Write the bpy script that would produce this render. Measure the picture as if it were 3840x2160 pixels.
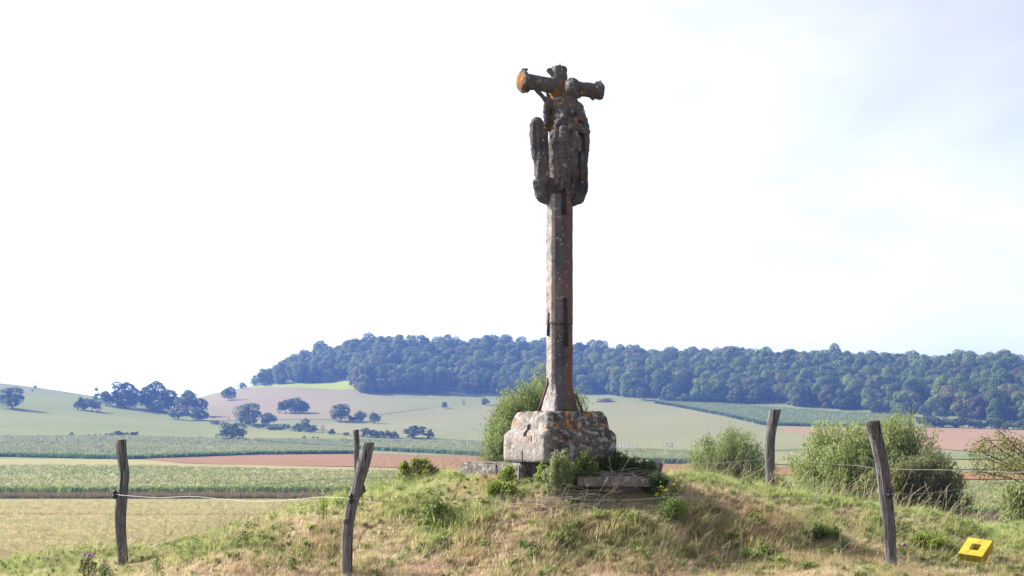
import bpy, bmesh, math
import numpy as np
from mathutils import Vector, Matrix, noise as mnoise

for o in list(bpy.data.objects):
    bpy.data.objects.remove(o, do_unlink=True)
SC = bpy.context.scene
COL = SC.collection
R = math.radians

# ---------------------------------------------------------------- camera
# the camera is the origin; +Y looks into the valley.  F = focal length in photo pixels, HY = eye-level row
F, HY = 5275.0, 1600.0
cd = bpy.data.cameras.new('camera')
cam = bpy.data.objects.new('camera', cd); COL.objects.link(cam)
cam.location = (0, 0, 0); cam.rotation_euler = (R(90), 0, 0)
cd.sensor_width = 36.0; cd.lens = 36.0*F/3840.0
cd.shift_y = (HY-1080.0)/3840.0
cd.clip_start = 0.1; cd.clip_end = 9000
SC.camera = cam

# ---------------------------------------------------------------- sky and sun
SUN_ELEV = R(34)
SUN_AZ = math.atan2(-0.905, 0.425)          # from +Y towards +X
sdir = Vector((math.sin(SUN_AZ)*math.cos(SUN_ELEV), math.cos(SUN_AZ)*math.cos(SUN_ELEV), math.sin(SUN_ELEV)))
w = bpy.data.worlds.new('World'); SC.world = w; w.use_nodes = True
nt = w.node_tree; nt.nodes.clear()
wo = nt.nodes.new('ShaderNodeOutputWorld'); bg = nt.nodes.new('ShaderNodeBackground')
sky = nt.nodes.new('ShaderNodeTexSky'); sky.sky_type = 'NISHITA'; sky.sun_disc = False
sky.sun_elevation = SUN_ELEV; sky.sun_rotation = SUN_AZ
sky.air_density = 1.0; sky.dust_density = 1.0; sky.ozone_density = 1.5
tc = nt.nodes.new('ShaderNodeTexCoord'); mp = nt.nodes.new('ShaderNodeMapping')
mp.inputs['Scale'].default_value = (1.0, 1.0, 2.6)
nz = nt.nodes.new('ShaderNodeTexNoise'); nz.inputs['Scale'].default_value = 2.6
nz.inputs['Detail'].default_value = 7; nz.inputs['Roughness'].default_value = 0.55
nz.inputs['Distortion'].default_value = 0.5
rp = nt.nodes.new('ShaderNodeValToRGB')
rp.color_ramp.elements[0].position = 0.36; rp.color_ramp.elements[0].color = (0.60, 0.60, 0.60, 1)
rp.color_ramp.elements[1].position = 0.62; rp.color_ramp.elements[1].color = (0.96, 0.96, 0.96, 1)
mx = nt.nodes.new('ShaderNodeMix'); mx.data_type = 'RGBA'
# thin cloud: the sky's own brightness at that spot, whitened and lifted (so it glows towards the sun)
bw = nt.nodes.new('ShaderNodeRGBToBW'); nt.links.new(sky.outputs['Color'], bw.inputs['Color'])
cm = nt.nodes.new('ShaderNodeMix'); cm.data_type = 'RGBA'; cm.blend_type = 'MULTIPLY'; cm.inputs['Factor'].default_value = 1.0
nt.links.new(bw.outputs['Val'], cm.inputs['A']); cm.inputs['B'].default_value = (2.35, 2.42, 2.52, 1)
vd = nt.nodes.new('ShaderNodeVectorMath'); vd.operation = 'DOT_PRODUCT'; vd.inputs[1].default_value = sdir
nt.links.new(tc.outputs['Generated'], vd.inputs[0])
h1 = nt.nodes.new('ShaderNodeMath'); h1.operation = 'MULTIPLY_ADD'; h1.inputs[1].default_value = 0.5; h1.inputs[2].default_value = 0.5; nt.links.new(vd.outputs['Value'], h1.inputs[0])
h2 = nt.nodes.new('ShaderNodeMath'); h2.operation = 'POWER'; h2.inputs[1].default_value = 1.6; nt.links.new(h1.outputs[0], h2.inputs[0])
h3 = nt.nodes.new('ShaderNodeMath'); h3.operation = 'MULTIPLY_ADD'; h3.inputs[1].default_value = 0.82; h3.inputs[2].default_value = 0.44; nt.links.new(h2.outputs[0], h3.inputs[0])
cm2 = nt.nodes.new('ShaderNodeMix'); cm2.data_type = 'RGBA'; cm2.blend_type = 'MULTIPLY'; cm2.inputs['Factor'].default_value = 1.0
nt.links.new(cm.outputs['Result'], cm2.inputs['A']); nt.links.new(h3.outputs[0], cm2.inputs['B'])
nt.links.new(cm2.outputs['Result'], mx.inputs['B'])       # thin cloud scatters forward: brighter towards the sun
nt.links.new(tc.outputs['Generated'], mp.inputs['Vector']); nt.links.new(mp.outputs['Vector'], nz.inputs['Vector'])
nt.links.new(nz.outputs['Fac'], rp.inputs['Fac']); nt.links.new(rp.outputs['Color'], mx.inputs['Factor'])
nt.links.new(sky.outputs['Color'], mx.inputs['A']); nt.links.new(mx.outputs['Result'], bg.inputs['Color'])
bg.inputs['Strength'].default_value = 0.075
nt.links.new(bg.outputs['Background'], wo.inputs['Surface'])

sl = bpy.data.lights.new('sun', 'SUN'); sl.energy = 5.0; sl.angle = R(0.6); sl.color = (1.0, 0.94, 0.85)
so = bpy.data.objects.new('sun', sl); COL.objects.link(so)
so.rotation_euler = sdir.to_track_quat('Z', 'Y').to_euler(); so.location = (-60, 30, 60)

SC.view_settings.view_transform = 'Standard'; SC.view_settings.look = 'None'
SC.view_settings.exposure = 1.2; SC.view_settings.gamma = 1.0
SC.view_settings.use_curve_mapping = False
SC.render.engine = 'CYCLES'
SC.cycles.use_denoising = True
SC.cycles.max_bounces = 6; SC.cycles.diffuse_bounces = 3; SC.cycles.transparent_max_bounces = 8
SC.cycles.volume_bounces = 0

RNG = np.random.default_rng(7)

# ---------------------------------------------------------------- helpers
def tag(o, label=None, cat=None, group=None, kind=None):
    if label: o['label'] = label
    if cat: o['category'] = cat
    if group: o['group'] = group
    if kind: o['kind'] = kind
    return o

def mk_mesh(name, V, Fc, smooth=False):
    """fast mesh from arrays; Fc is (n,k) or a list of such arrays"""
    me = bpy.data.meshes.new(name)
    V = np.asarray(V, dtype=np.float32)
    Fl = Fc if isinstance(Fc, list) else [Fc]
    Fl = [np.asarray(f, dtype=np.int32) for f in Fl if len(f)]
    me.vertices.add(len(V)); me.vertices.foreach_set('co', V.ravel())
    nl = sum(f.size for f in Fl); npoly = sum(len(f) for f in Fl)
    me.loops.add(nl); me.polygons.add(npoly)
    me.loops.foreach_set('vertex_index', np.concatenate([f.ravel() for f in Fl]))
    tot = np.concatenate([np.full(len(f), f.shape[1], dtype=np.int32) for f in Fl])
    st = np.concatenate([[0], np.cumsum(tot)[:-1]]).astype(np.int32)
    me.polygons.foreach_set('loop_start', st)
    if smooth: me.polygons.foreach_set('use_smooth', np.ones(npoly, dtype=bool))
    me.update(calc_edges=True); me.validate()
    return me

def obj(name, me, mat=None, parent=None, loc=(0, 0, 0), rot=(0, 0, 0)):
    o = bpy.data.objects.new(name, me); COL.objects.link(o)
    o.location = loc; o.rotation_euler = rot
    if mat is not None and me is not None and len(me.materials) == 0: me.materials.append(mat)
    if parent is not None: o.parent = parent
    return o

def empty(name, loc=(0, 0, 0), rot=(0, 0, 0)):
    o = bpy.data.objects.new(name, None); COL.objects.link(o)
    o.location = loc; o.rotation_euler = rot; o.empty_display_size = 0.2
    return o

class Acc:
    """accumulates geometry of ONE part"""
    def __init__(s): s.v = []; s.f3 = []; s.f4 = []; s.n = 0
    def add(s, V, Fc):
        V = np.asarray(V, float); Fc = np.asarray(Fc, int)
        (s.f3 if Fc.shape[1] == 3 else s.f4).append(Fc+s.n)
        s.v.append(V); s.n += len(V)
    def mesh(s, name, smooth=False):
        fl = []
        if s.f3: fl.append(np.concatenate(s.f3))
        if s.f4: fl.append(np.concatenate(s.f4))
        return mk_mesh(name, np.concatenate(s.v), fl, smooth)

def tube(pts, radii, n=8, cap=True, rfun=None):
    """tube through pts; returns V, quads (+ caps as quads with a centre)"""
    pts = np.asarray(pts, float); radii = np.broadcast_to(np.asarray(radii, float), (len(pts),))
    V = []; prev = None
    for i in range(len(pts)):
        a = pts[max(i-1, 0)]; b = pts[min(i+1, len(pts)-1)]
        t = b-a; t = t/(np.linalg.norm(t)+1e-9)
        if prev is None:
            ref = np.array([1., 0, 0]) if abs(t[0]) < 0.9 else np.array([0, 1., 0])
            u = np.cross(np.cross(t, ref), t)
        else:
            u = prev-t*np.dot(prev, t)
        u = u/(np.linalg.norm(u)+1e-9); prev = u; v = np.cross(t, u)
        for k in range(n):
            an = 2*math.pi*k/n
            r = radii[i]*(rfun(i, an) if rfun else 1.0)
            V.append(pts[i]+r*(math.cos(an)*u+math.sin(an)*v))
    Q = [(i*n+k, i*n+(k+1) % n, (i+1)*n+(k+1) % n, (i+1)*n+k) for i in range(len(pts)-1) for k in range(n)]
    T = []
    if cap:
        c0 = len(V); V.append(pts[0]); V.append(pts[-1])
        T = [(c0, (k+1) % n, k) for k in range(n)]
        o_ = (len(pts)-1)*n
        T += [(c0+1, o_+k, o_+(k+1) % n) for k in range(n)]
    return np.array(V), np.array(Q), np.array(T)

def tube_mesh(name, pts, radii, n=8, smooth=True, rfun=None):
    V, Q, T = tube(pts, radii, n, True, rfun)
    return mk_mesh(name, V, [Q, T], smooth)

def acc_tube(A, pts, radii, n=5):
    V, Q, T = tube(pts, radii, n, False); A.add(V, Q)

def loft(name, rings, smooth=True, cap=True):
    n = len(rings[0]); V = np.concatenate(rings)
    Q = [(i*n+k, i*n+(k+1) % n, (i+1)*n+(k+1) % n, (i+1)*n+k) for i in range(len(rings)-1) for k in range(n)]
    T = []
    if cap:
        c0 = len(V); V = np.concatenate([V, [rings[0].mean(0)], [rings[-1].mean(0)]])
        T = [(c0, (k+1) % n, k) for k in range(n)]
        o_ = (len(rings)-1)*n
        T += [(c0+1, o_+k, o_+(k+1) % n) for k in range(n)]
    return mk_mesh(name, V, [np.array(Q), np.array(T)] if T else np.array(Q), smooth)

def jitter(me, amp, scale, seed=0, smooth=None):
    """push vertices along their normals by fractal noise"""
    off = Vector((seed*7.3, seed*3.1, seed*5.7))
    co = [v.co.copy() for v in me.vertices]; no = [v.normal.copy() for v in me.vertices]
    for v, c, n_ in zip(me.vertices, co, no):
        d = mnoise.fractal(c*scale+off, 1.0, 2.0, 4)
        v.co = c+n_*(amp*d)
    me.update()

def sstep(a, b, x):
    t = np.clip((np.asarray(x, float)-a)/(b-a), 0, 1)
    return t*t*(3-2*t)

def leaf_faces(P, N, L, Wd, rng, up=None):
    """one diamond-shaped leaf per point: long axis L, width Wd"""
    n = len(P)
    N = N/(np.linalg.norm(N, axis=1, keepdims=True)+1e-9)
    A = rng.normal(size=(n, 3)) if up is None else up+rng.normal(size=(n, 3))*0.35
    T = A-N*np.sum(A*N, 1, keepdims=True); T /= (np.linalg.norm(T, axis=1, keepdims=True)+1e-9)
    B = np.cross(N, T)
    L = np.broadcast_to(np.asarray(L, float), (n,))[:, None]; Wd = np.broadcast_to(np.asarray(Wd, float), (n,))[:, None]
    V = np.stack([P-T*L*0.5, P+B*Wd*0.5-N*Wd*0.12, P+T*L*0.5, P-B*Wd*0.5-N*Wd*0.12], 1).reshape(-1, 3)
    return V, np.arange(4*n).reshape(n, 4)

# ---------------------------------------------------------------- materials
def new_mat(name):
    m = bpy.data.materials.new(name); m.use_nodes = True
    t = m.node_tree; t.nodes.clear()
    return m, t, t.nodes, t.links

def N_(ns, kind, **inp):
    n = ns.new(kind)
    for k, v in inp.items(): n.inputs[k.replace('_', ' ')].default_value = v
    return n

def ramp(ns, stops):
    r = ns.new('ShaderNodeValToRGB'); e = r.color_ramp.elements
    while len(e) < len(stops): e.new(0.5)
    for i, (p, c) in enumerate(stops):
        e[i].position = p; e[i].color = (*c, 1) if len(c) == 3 else c
    return r

def mixc(ns, ls, fac, a, b, mode='MIX'):
    m = ns.new('ShaderNodeMix'); m.data_type = 'RGBA'; m.blend_type = mode
    for key, val in (('Factor', fac), ('A', a), ('B', b)):
        sock = m.inputs[key] if key == 'Factor' else [i for i in m.inputs if i.name == key and i.type == 'RGBA'][0]
        if hasattr(val, 'is_linked') or hasattr(val, 'links'): ls.new(val, sock)
        else: sock.default_value = val if key == 'Factor' else ((*val, 1) if len(val) == 3 else val)
    return [o for o in m.outputs if o.type == 'RGBA'][0]

def noise_mask(ns, ls, vec, scale, lo, hi, detail=6, rough=0.6, dist=0.0):
    n = N_(ns, 'ShaderNodeTexNoise', Scale=scale, Detail=detail, Roughness=rough, Distortion=dist)
    ls.new(vec, n.inputs['Vector'])
    r = ramp(ns, [(lo, (0, 0, 0)), (hi, (1, 1, 1))]); ls.new(n.outputs['Fac'], r.inputs['Fac'])
    return r.outputs['Color'], n.outputs['Fac']

def finish(m, t, col, rough=0.9, bump=None, bstr=0.4, bdist=0.02, spec=0.2):
    ns, ls = t.nodes, t.links
    p = ns.new('ShaderNodeBsdfPrincipled'); o = ns.new('ShaderNodeOutputMaterial')
    if isinstance(col, tuple): p.inputs['Base Color'].default_value = (*col, 1)
    else: ls.new(col, p.inputs['Base Color'])
    p.inputs['Roughness'].default_value = rough; p.inputs['Specular IOR Level'].default_value = spec
    if bump is not None:
        b = ns.new('ShaderNodeBump'); b.inputs['Strength'].default_value = bstr; b.inputs['Distance'].default_value = bdist
        ls.new(bump, b.inputs['Height']); ls.new(b.outputs['Normal'], p.inputs['Normal'])
    ls.new(p.outputs['BSDF'], o.inputs['Surface'])
    return m

def stone(name, dark, light, white=0.5, orange=0.6, red=0.0, seed=0.0, scale=1.0, black=0.55, top=None, lit_side=None, rside=None, lit_side_col=(0.32, 0.285, 0.265)):
    m, t, ns, ls = new_mat(name)
    tc = ns.new('ShaderNodeTexCoord'); mp = ns.new('ShaderNodeMapping'); mp.inputs['Location'].default_value = (seed, seed*2.1, -seed)
    mp.inputs['Scale'].default_value = (scale, scale, scale)
    ls.new(tc.outputs['Object'], mp.inputs['Vector']); v = mp.outputs['Vector']
    k1, f1 = noise_mask(ns, ls, v, 3.0, 0.35, 0.68, 8, 0.65)
    c = mixc(ns, ls, k1, dark, light)
    if red:
        kr, _ = noise_mask(ns, ls, v, 2.2, 0.60-red*0.2, 0.80-red*0.2, 5)
        c = mixc(ns, ls, kr, c, (0.20, 0.085, 0.055))
    kb, _ = noise_mask(ns, ls, v, 9.5, black, black+0.12, 8, 0.75, 0.4)
    c = mixc(ns, ls, kb, c, (0.055, 0.047, 0.045))
    kw, _ = noise_mask(ns, ls, v, 13, 0.70-white*0.25, 0.76-white*0.25, 8, 0.66, 0.4)
    c = mixc(ns, ls, kw, c, (0.40, 0.385, 0.37))
    if lit_side:                               # sunlit left side painted paler in patches: light put into the colour
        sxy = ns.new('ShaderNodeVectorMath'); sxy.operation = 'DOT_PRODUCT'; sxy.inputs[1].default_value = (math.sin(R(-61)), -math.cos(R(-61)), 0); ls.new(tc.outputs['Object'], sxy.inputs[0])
        mc = ns.new('ShaderNodeMapRange'); mc.inputs['From Min'].default_value = lit_side[0]; mc.inputs['From Max'].default_value = lit_side[1]; ls.new(sxy.outputs['Value'], mc.inputs['Value'])
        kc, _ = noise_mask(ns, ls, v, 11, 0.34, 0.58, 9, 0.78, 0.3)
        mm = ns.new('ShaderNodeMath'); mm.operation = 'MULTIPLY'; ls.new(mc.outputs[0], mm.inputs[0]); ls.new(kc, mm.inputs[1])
        c = mixc(ns, ls, mm.outputs[0], c, lit_side_col)
    if rside:                               # iron-red staining down the right-hand faces
        sr = ns.new('ShaderNodeVectorMath'); sr.operation = 'DOT_PRODUCT'; sr.inputs[1].default_value = (math.sin(R(68)), -math.cos(R(68)), 0); ls.new(tc.outputs['Object'], sr.inputs[0])
        mr_ = ns.new('ShaderNodeMapRange'); mr_.inputs['From Min'].default_value = rside[0]; mr_.inputs['From Max'].default_value = rside[1]; ls.new(sr.outputs['Value'], mr_.inputs['Value'])
        kr2, _ = noise_mask(ns, ls, v, 6, 0.30, 0.60, 8, 0.7)
        mq = ns.new('ShaderNodeMath'); mq.operation = 'MULTIPLY'; ls.new(mr_.outputs[0], mq.inputs[0]); ls.new(kr2, mq.inputs[1])
        c = mixc(ns, ls, mq.outputs[0], c, (0.20, 0.10, 0.075))
    ks, _ = noise_mask(ns, ls, v, 34, 0.66, 0.70, 3, 0.6)
    c = mixc(ns, ls, ks, c, (0.55, 0.54, 0.52))
    ko, _ = noise_mask(ns, ls, v, 5.2, 0.80-orange*0.25, 0.84-orange*0.25, 7, 0.68, 0.6)
    kq, _ = noise_mask(ns, ls, v, 26, 0.42, 0.60, 3)
    oc = mixc(ns, ls, kq, (0.46, 0.15, 0.025), (0.56, 0.29, 0.06))
    if top is not None:                     # this lichen grows near the weather edges at the top
        sx = ns.new('ShaderNodeSeparateXYZ'); ls.new(tc.outputs['Object'], sx.inputs[0])
        mr = ns.new('ShaderNodeMapRange'); mr.inputs['From Min'].default_value = top[0]; mr.inputs['From Max'].default_value = top[1]; ls.new(sx.outputs['Z'], mr.inputs['Value'])
        mu = ns.new('ShaderNodeMath'); mu.operation = 'MULTIPLY'; ls.new(ko, mu.inputs[0]); ls.new(mr.outputs[0], mu.inputs[1]); ko = mu.outputs[0]
    c = mixc(ns, ls, ko, c, oc)
    nb = N_(ns, 'ShaderNodeTexNoise', Scale=38.0, Detail=8.0, Roughness=0.7); ls.new(v, nb.inputs['Vector'])
    nb2 = N_(ns, 'ShaderNodeTexNoise', Scale=9.0, Detail=5.0); ls.new(v, nb2.inputs['Vector'])
    ad = ns.new('ShaderNodeMath'); ad.operation = 'ADD'
    ls.new(nb.outputs['Fac'], ad.inputs[0]); ls.new(nb2.outputs['Fac'], ad.inputs[1])
    return finish(m, t, c, 0.92, ad.outputs[0], 1.0, 0.024, 0.15)

def wood(name, dark, light, seed=0.0):
    m, t, ns, ls = new_mat(name)
    tc = ns.new('ShaderNodeTexCoord'); mp = ns.new('ShaderNodeMapping')
    mp.inputs['Scale'].default_value = (26, 26, 1.6); mp.inputs['Location'].default_value = (seed, seed, seed)
    ls.new(tc.outputs['Object'], mp.inputs['Vector'])
    g = N_(ns, 'ShaderNodeTexNoise', Scale=1.6, Detail=9.0, Roughness=0.7, Distortion=0.6); ls.new(mp.outputs['Vector'], g.inputs['Vector'])
    r = ramp(ns, [(0.28, tuple(x*0.28 for x in dark)), (0.45, dark), (0.62, light), (0.8, tuple(min(1, x*1.45) for x in light))])
    ls.new(g.outputs['Fac'], r.inputs['Fac'])
    k, _ = noise_mask(ns, ls, tc.outputs['Object'], 5.0, 0.5, 0.72)
    c = mixc(ns, ls, k, r.outputs['Color'], (0.10, 0.075, 0.06))
    mp2 = ns.new('ShaderNodeMapping'); mp2.inputs['Scale'].default_value = (34, 34, 1.1); mp2.inputs['Location'].default_value = (seed+5, seed, seed); ls.new(tc.outputs['Object'], mp2.inputs['Vector'])
    ck, ckf = noise_mask(ns, ls, mp2.outputs['Vector'], 1.0, 0.60, 0.66, 3, 0.5)
    c = mixc(ns, ls, ck, c, (0.022, 0.018, 0.017))
    sb = ns.new('ShaderNodeMath'); sb.operation = 'SUBTRACT'; ls.new(g.outputs['Fac'], sb.inputs[0]); ls.new(ck, sb.inputs[1])
    return finish(m, t, c, 0.88, sb.outputs[0], 0.9, 0.015, 0.15)

def leafmat(name, c1, c2, trans=0.35, tip=None, attr=False, noise_scale=0.35, rough=0.55):
    """foliage: a leaf colour that varies by leaf, by clump and by plant, partly translucent"""
    m, t, ns, ls = new_mat(name)
    geo = ns.new('ShaderNodeNewGeometry'); oi = ns.new('ShaderNodeObjectInfo')
    tc = ns.new('ShaderNodeTexCoord')
    nz = N_(ns, 'ShaderNodeTexNoise', Scale=noise_scale, Detail=3.0); ls.new(tc.outputs['Object'], nz.inputs['Vector'])
    a = ns.new('ShaderNodeMath'); a.operation = 'MULTIPLY_ADD'; a.inputs[1].default_value = 0.45
    ls.new(geo.outputs['Random Per Island'], a.inputs[0]); 
    b = ns.new('ShaderNodeMath'); b.operation = 'MULTIPLY_ADD'; b.inputs[1].default_value = 0.45; 
    ls.new(oi.outputs['Random'], b.inputs[0])
    c = ns.new('ShaderNodeMath'); c.operation = 'MULTIPLY_ADD'; c.inputs[1].default_value = 1.1; c.inputs[2].default_value = -0.5
    ls.new(nz.outputs['Fac'], c.inputs[0]); ls.new(c.outputs[0], b.inputs[2]); ls.new(b.outputs[0], a.inputs[2])
    r = ramp(ns, [(0.1, c1), (0.9, c2)] + ([(0.98, tip)] if tip else [])); ls.new(a.outputs[0], r.inputs['Fac'])
    col = r.outputs['Color']
    if attr:
        at = ns.new('ShaderNodeAttribute'); at.attribute_type = 'INSTANCER'; at.attribute_name = 'tint'
        col = mixc(ns, ls, 1.0, at.outputs['Color'], col, 'MULTIPLY')
    d = ns.new('ShaderNodeBsdfPrincipled'); d.inputs['Roughness'].default_value = rough; d.inputs['Specular IOR Level'].default_value = 0.18
    ls.new(col, d.inputs['Base Color'])
    tr = ns.new('ShaderNodeBsdfTranslucent'); ls.new(col, tr.inputs['Color'])
    mx_ = ns.new('ShaderNodeMixShader'); mx_.inputs[0].default_value = trans
    ls.new(d.outputs['BSDF'], mx_.inputs[1]); ls.new(tr.outputs['BSDF'], mx_.inputs[2])
    o = ns.new('ShaderNodeOutputMaterial'); ls.new(mx_.outputs[0], o.inputs['Surface'])
    return m

def fieldmat(name, a, b, c=None, stripe=0.0, stripe_rot=0.0, big=0.012, fine=0.35, stripe_scale=0.12):
    m, t, ns, ls = new_mat(name)
    tc = ns.new('ShaderNodeTexCoord'); v = tc.outputs['Object']
    mpf = ns.new('ShaderNodeMapping'); mpf.inputs['Scale'].default_value = (0.35, 1, 1); ls.new(v, mpf.inputs['Vector'])
    k1, _ = noise_mask(ns, ls, v, big, 0.38, 0.62, 9, 0.68)
    col = mixc(ns, ls, k1, a, b)
    k2, f2 = noise_mask(ns, ls, mpf.outputs['Vector'], fine, 0.3, 0.7, 6, 0.7)
    col2 = mixc(ns, ls, 0.7, col, c or tuple(0.6*x for x in a))
    k2h = ns.new('ShaderNodeMath'); k2h.operation = 'MULTIPLY'; k2h.inputs[1].default_value = 0.95; ls.new(k2, k2h.inputs[0])
    col = mixc(ns, ls, k2h.outputs[0], col, col2)
    if stripe:
        mp = ns.new('ShaderNodeMapping'); mp.inputs['Rotation'].default_value = (0, 0, stripe_rot); ls.new(v, mp.inputs['Vector'])
        wv = N_(ns, 'ShaderNodeTexWave', Scale=stripe_scale, Distortion=3.0, Detail=3.0); wv.bands_direction = 'Y'
        wv.inputs['Detail Scale'].default_value = 0.6
        ls.new(mp.outputs['Vector'], wv.inputs['Vector'])
        sm = ns.new('ShaderNodeMath'); sm.operation = 'MULTIPLY'; sm.inputs[1].default_value = stripe; ls.new(wv.outputs['Fac'], sm.inputs[0])
        col = mixc(ns, ls, sm.outputs[0], col, c or tuple(0.6*x for x in a))
    return finish(m, t, col, 0.95, f2, 0.5, 0.3, 0.05)

def plain(name, col, rough=0.6, spec=0.3, metal=0.0, var=0.25, scale=20.0):
    m, t, ns, ls = new_mat(name)
    tc = ns.new('ShaderNodeTexCoord')
    k, f = noise_mask(ns, ls, tc.outputs['Object'], scale, 0.3, 0.7, 5)
    c = mixc(ns, ls, k, tuple(x*(1-var) for x in col), tuple(min(1, x*(1+var)) for x in col))
    finish(m, t, c, rough, f, 0.2, 0.003, spec)
    [n for n in ns if n.type == 'BSDF_PRINCIPLED'][0].inputs['Metallic'].default_value = metal
    return m

# ---------------------------------------------------------------- terrain shape
def zz(Y, py): return (HY-py)*Y/F
VZ = -9.6
_cols = {
 -5200: [(430, VZ), (600, zz(600, 1643)), (750, 10), (950, 34), (1100, 38), (1500, 30), (2600, 20)],
 -400: [(430, VZ), (600, zz(600, 1643)), (750, zz(750, 1520)), (950, zz(950, 1412)), (1050, 34), (1400, 15), (2600, 0)],
 0:    [(430, VZ), (600, zz(600, 1643)), (750, zz(750, 1533)), (950, zz(950, 1428)), (1050, 29), (1400, 5), (2600, 0)],
 350:  [(430, VZ), (600, zz(600, 1645)), (760, zz(760, 1556)), (930, zz(930, 1478)), (1030, 18), (1300, 0), (2600, -5)],
 600:  [(430, VZ), (600, zz(600, 1648)), (780, zz(780, 1577)), (900, zz(900, 1526)), (980, 11), (1300, 2), (2600, -5)],
 760:  [(430, VZ), (620, zz(620, 1655)), (800, zz(800, 1585)), (950, zz(950, 1520)), (1080, zz(1080, 1480)), (1180, 22), (1500, 10), (2600, 0)],
 950:  [(430, VZ), (620, zz(620, 1660)), (800, zz(800, 1592)), (1000, zz(1000, 1486)), (1090, zz(1090, 1446)), (1200, 36), (1400, 34), (2600, 10)],
 1080: [(430, VZ), (620, zz(620, 1665)), (800, zz(800, 1592)), (1000, zz(1000, 1486)), (1070, zz(1070, 1440)), (1190, 45), (1350, 45), (2600, 20)],
 1250: [(430, VZ), (620, zz(620, 1668)), (800, zz(800, 1592)), (1000, zz(1000, 1480)), (1070, zz(1070, 1440)), (1220, 58), (1350, 58), (2600, 40)],
 1390: [(430, VZ), (620, zz(620, 1670)), (800, zz(800, 1590)), (1000, zz(1000, 1476)), (1190, 61), (1320, 61), (2600, 40)],
 1900: [(450, VZ), (620, zz(620, 1675)), (800, zz(800, 1590)), (1000, zz(1000, 1497)), (1200, 61), (1320, 61), (2600, 40)],
 2230: [(480, VZ), (620, zz(620, 1672)), (800, zz(800, 1570)), (960, zz(960, 1490)), (1150, 53), (1300, 53), (2600, 40)],
 2700: [(500, VZ), (640, zz(640, 1650)), (900, zz(900, 1523)), (1090, 46), (1250, 46), (2600, 40)],
 3100: [(520, VZ), (640, zz(640, 1650)), (850, zz(850, 1545)), (1040, 43), (1200, 43), (2600, 40)],
 3400: [(520, VZ), (640, zz(640, 1648)), (800, zz(800, 1565)), (990, 34), (1150, 34), (2600, 30)],
 3700: [(520, VZ), (640, zz(640, 1645)), (760, zz(760, 1590)), (960, 36), (1150, 36), (2600, 30)],
 3860: [(520, VZ), (640, zz(640, 1645)), (740, zz(740, 1600)), (940, 27), (1150, 27), (2600, 30)],
 9000: [(520, VZ), (640, zz(640, 1645)), (740, zz(740, 1600)), (940, 25), (1150, 25), (2600, 30)]}
PXG = np.arange(-5200, 9001, 40.0); YG = np.arange(60, 2601, 10.0)
_ck = sorted(_cols)
_tab = np.array([np.interp(YG, [a for a, _ in _cols[k]], [b for _, b in _cols[k]]) for k in _ck])
G = np.array([np.interp(PXG, _ck, _tab[:, j]) for j in range(len(YG))]).T
def _blur(A, s, ax):
    r = int(3*s); k = np.exp(-0.5*(np.arange(-r, r+1)/s)**2); k /= k.sum()
    P_ = np.pad(A, [(r, r) if i == ax else (0, 0) for i in (0, 1)], mode='edge')
    return np.apply_along_axis(lambda a: np.convolve(a, k, 'valid'), ax, P_)
G = _blur(_blur(G, 1.6, 1), 1.3, 0)

PX_ = [-40, -9, -6, -4.62, -4.05, -3.05, -2.4, -1.72, -1.06, -0.56, 0.5, 1.93, 2.6, 3.25, 4.25, 4.9, 5.57, 6.4, 10, 40]
PZ_ = [-2.2, -1.95, -1.80, -1.70, -1.50, -1.22, -1.03, -0.84, -0.72, -0.65, -0.66, -0.69, -0.73, -0.86, -1.05, -1.20, -1.34, -1.40, -1.6, -2.0]
def near_z(x, y):
    x = np.asarray(x, float); y = np.asarray(y, float)
    xs = [np.interp(x+d, PX_, PZ_) for d in (-0.5, -0.25, 0, 0.25, 0.5)]
    P = sum(xs)/5
    b0 = np.interp(x, [-40, -2, 4, 40], [-1.66, -1.66, -1.50, -1.55])
    back = b0-0.04-0.098*np.clip(y-17.5, 0, None)
    back = np.maximum(back, VZ)
    base = np.where(y < 17.5, b0, back)
    ctr = np.exp(-((x-0.9)/1.35)**4)
    wv = sstep(14.3-0.2*ctr, 16.9-1.0*ctr, y)*(1-sstep(18.6, 27, y))
    z = base+(P-base)*wv
    bump = 0.05*np.sin(x*2.1+0.7*y)*np.sin(y*1.7-0.6*x+1.1)+0.03*np.sin(x*4.7+y*3.9)
    # a small tussocky hump on the right of the mound
    z = z+bump*sstep(40, 22, y)+0.16*np.exp(-((x-5.0)/0.7)**2-((y-16.6)/0.7)**2)
    z = z-0.13*np.exp(-((x-1.18)/0.5)**4-((y-15.5)/0.26)**4)   # washed-out hollow before the front slab
    return z
def far_z(x, y):
    y = np.clip(np.asarray(y, float), 60.001, 2599); x = np.asarray(x, float)
    px = np.clip(1920+F*x/y, PXG[0], PXG[-1]-1e-3)
    i = (px-PXG[0])/40.0; j = (y-YG[0])/10.0
    i0 = np.clip(np.floor(i).astype(int), 0, len(PXG)-2); j0 = np.clip(np.floor(j).astype(int), 0, len(YG)-2)
    a = i-i0; b = j-j0
    z = G[i0, j0]*(1-a)*(1-b)+G[i0+1, j0]*a*(1-b)+G[i0, j0+1]*(1-a)*b+G[i0+1, j0+1]*a*b
    und = 0.5*np.sin(x*0.021+y*0.013)+0.35*np.sin(x*0.047-y*0.031+2)
    return z+und*sstep(430, 620, y)
def tz(x, y):
    wv = sstep(60, 112, y)
    return near_z(x, y)*(1-wv)+far_z(x, y)*wv
def on_px(px, Y):
    """ground point at bearing px and distance Y"""
    x = (np.asarray(px, float)-1920)/F*Y
    return x, tz(x, Y)
YS = np.concatenate([np.arange(12, 60, 0.1), np.arange(60, 200, 0.5), np.arange(200, 1400, 1.5)])
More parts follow.
